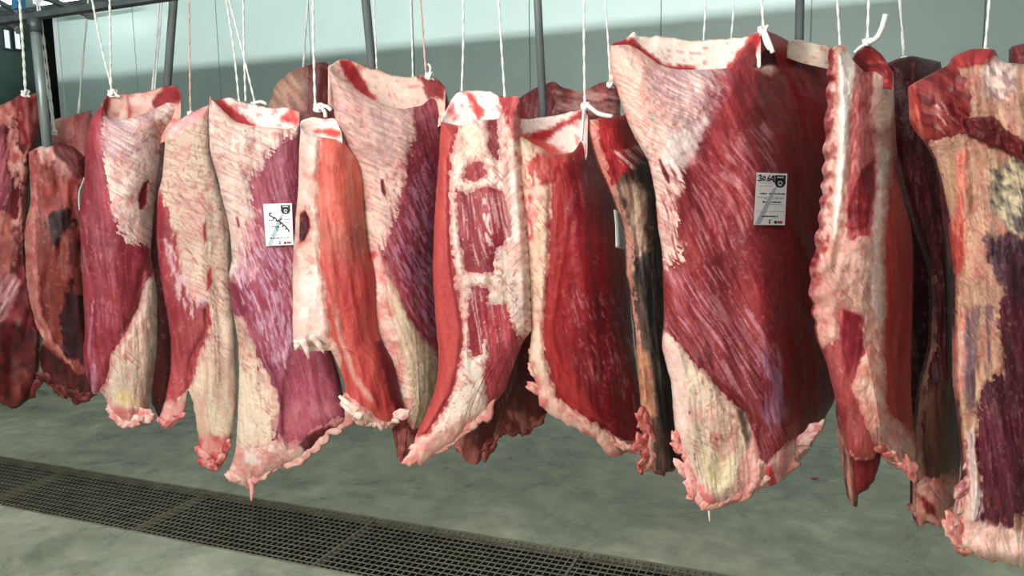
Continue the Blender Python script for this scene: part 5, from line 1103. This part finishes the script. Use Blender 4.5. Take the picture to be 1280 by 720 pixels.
fill_label(pe, 1.45, (.6, .04, .34, .22),
  [[(.26, .22), (.2, .22), (.2, .28), (.25, .3)], [(.28, .3), (.34, .34), (.32, .38)], [(.36, .32), (.44, .38), (.42, .42)], [(.46, .42), (.62, .36)], [(.5, .4), (.58, .46), (.56, .5)], [(.6, .46), (.68, .52), (.62, .56)], [(.7, .52), (.78, .58), (.74, .62)], [(.8, .6), (.86, .66), (.84, .68)]], .014,
  [(.1, .008, .1, .5, 0), (.22, .01, .35, .58, 0), (.385, .022, .15, .3, 1), (.375, .02, .7, .92, 0), (.46, .012, .1, .9, 0), (.54, .022, .25, .55, 1), (.63, .02, .42, .52, 1), (.74, .008, .06, .95, 0), (.81, .026, .16, .52, 1), (.81, .02, .55, .85, 0)])
pe.marks('teal_smear', [[(.38, .56), (.5, .5), (.52, .58), (.42, .64)]], M['teal_ink'], .0005)
# label seen nearly edge-on at the left side of slab C, and one in the shade between I and J
def side_label(pts, wy, dx, label, mats):
    V = []; f = []
    t = empty('paper_label', at_y(np.array(float(pts[0][0])), np.array(float(pts[0][1])), wy)); tag(t, label, 'label', 'printed labels on the beef')
    P = catmull(pts, 14)
    for i, (x, y) in enumerate(P):
        a = at_y(np.array(x), np.array(y), wy); b = at_y(np.array(x+dx[0]), np.array(y+dx[1]), wy+dx[2])
        V += [a, b, a+np.array([.0012, .0004, 0]), b+np.array([.0012, .0004, 0])]
    for i in range(13):
        b = i*4; f += [(b, b+4, b+5, b+1), (b+2, b+3, b+7, b+6), (b, b+2, b+6, b+4), (b+1, b+5, b+7, b+3)]
    f += [(0, 1, 3, 2), (52, 54, 55, 53)]
    mesh_obj('paper_sheet', V, f, M['paper'], t, True)
    for (i0, i1, mt, nm) in mats:
        W = []; g = []
        for i in range(i0, i1+1):
            a, b = np.array(V[i*4]), np.array(V[i*4+1]); d = EYE-a; d = d/np.linalg.norm(d)*.0012
            W += [a+(b-a)*.15+d, a+(b-a)*.85+d]
        for i in range(i1-i0): g.append((i*2, i*2+2, i*2+3, i*2+1))
        mesh_obj(nm, W, g, mt, t, True)
side_label([(104.5, 222), (102, 230), (98.5, 238), (97.5, 250), (98.5, 262), (101.5, 269)], SLABS['C'].wy-.05, (5, 0, .05), 'curled paper label seen edge-on at the left side of the wrinkled slab', [(4, 7, M['teal_ink'], 'teal_stamp'), (8, 10, M['grey_ink'], 'fine_print')])
side_label([(767, 262), (769, 280), (769.5, 300), (769.5, 309)], SLABS['I'].wy-.07, (11, 3, .06), 'shaded paper label tucked between the glossy slab and brown strip', [(3, 6, M['grey_ink'], 'bold_print'), (8, 12, M['grey_ink'], 'fine_print')])
# teal stamp smears on the largest slab's rim
# ---------------------------------------------------------------- scraps on the floor
def scrap(px, py, r, c1, c2, label, name='meat_scrap', flat=.5, group=None):
    c = at_z(np.array(float(px)), np.array(float(py)), 0.0)
    g = random.Random(int(px*7+py)); V = []; f = []; nu, nv = 10, 6
    for j in range(nv+1):
        th = math.pi*j/nv
        for i in range(nu):
            a = 2*math.pi*i/nu; k = r*(1+.3*math.sin(2*a+px)+.15*g.uniform(-1, 1))
            V.append(c+np.array([k*math.sin(th)*math.cos(a)*1.3, k*math.sin(th)*math.sin(a), r*flat*(1+math.cos(th))*.9]))
    for j in range(nv):
        for i in range(nu):
            f.append((j*nu+i, (j+1)*nu+i, (j+1)*nu+(i+1) % nu, j*nu+(i+1) % nu))
    V = np.array(V); k = fbm(V[:, 0]*300, V[:, 1]*300, 5, 2)[:, None]
    o = mesh_obj(name, V, f, M['fat'], None, True, lin(np.array(c1, float)*(1-k)+np.array(c2, float)*k), V[:, :2])
    tag(o, label, 'scrap', group)
scrap(1018, 599, .012, (232, 120, 118), (206, 80, 84), 'pink meat scrap lying on the floor right of the largest slab')
crumbs = [((613, 636), 'below the white-fat slab, close to the drain'), ((966, 634), 'under the right corner of the largest slab'), ((778, 648), 'below the brown-black strip'), ((947, 700), 'near the bottom photo edge under the largest slab'),
          ((430, 592), 'below the salmon slab'), ((128, 563), 'behind the far drain grating at left'), ((1032, 640), 'right of the pink meat scrap')]
for (x, y), where in crumbs: scrap(x, y, .0045, (236, 230, 220), (220, 205, 196), 'tiny white fat crumb on the floor '+where, 'fat_crumb', .6, 'white fat crumbs on the floor')
# ---------------------------------------------------------------- lamps of the room
def batten(x, y, z, ln, label, tilt=0):
    t = empty('strip_lamp', (x, y, z)); tag(t, label, 'lamp', 'strip lamps of the cold room')
    MB().box(x-ln/2, x+ln/2, y-.06, y+.06, z, z+.05).build('housing', M['housing'], t)
    MB().tube([(x-ln/2+.03, y, z-.03), (x+ln/2-.03, y, z-.03)], .022, 10).build('tube', M['lamp'], t, True)
    for s in (-1, 1): MB().box(x+s*(ln/2-.02)-.012, x+s*(ln/2-.02)+.012, y-.02, y+.02, z-.04, z).build('socket', M['housing'], t)
batten(-.5, -.75, 3.04, 3.0, 'strip lamp under the added soffit in front of the beef row')
for px_, py_, ln_, lab in ((86, 3, .9, 'bright strip lamp at the top left, above the rail'), (8, 2, .5, 'bright strip lamp in the top left corner')):
    q_ = at_z(np.array(float(px_)), np.array(float(py_)), ZC-.10)
    if q_[1] < WY-.2: batten(float(q_[0]), float(q_[1]), ZC-.08, ln_, lab)
    else: q_ = at_y(np.array(float(px_)), np.array(float(py_)), WY-.35); batten(float(q_[0]), float(q_[1]), float(q_[2])+.02, ln_, lab)
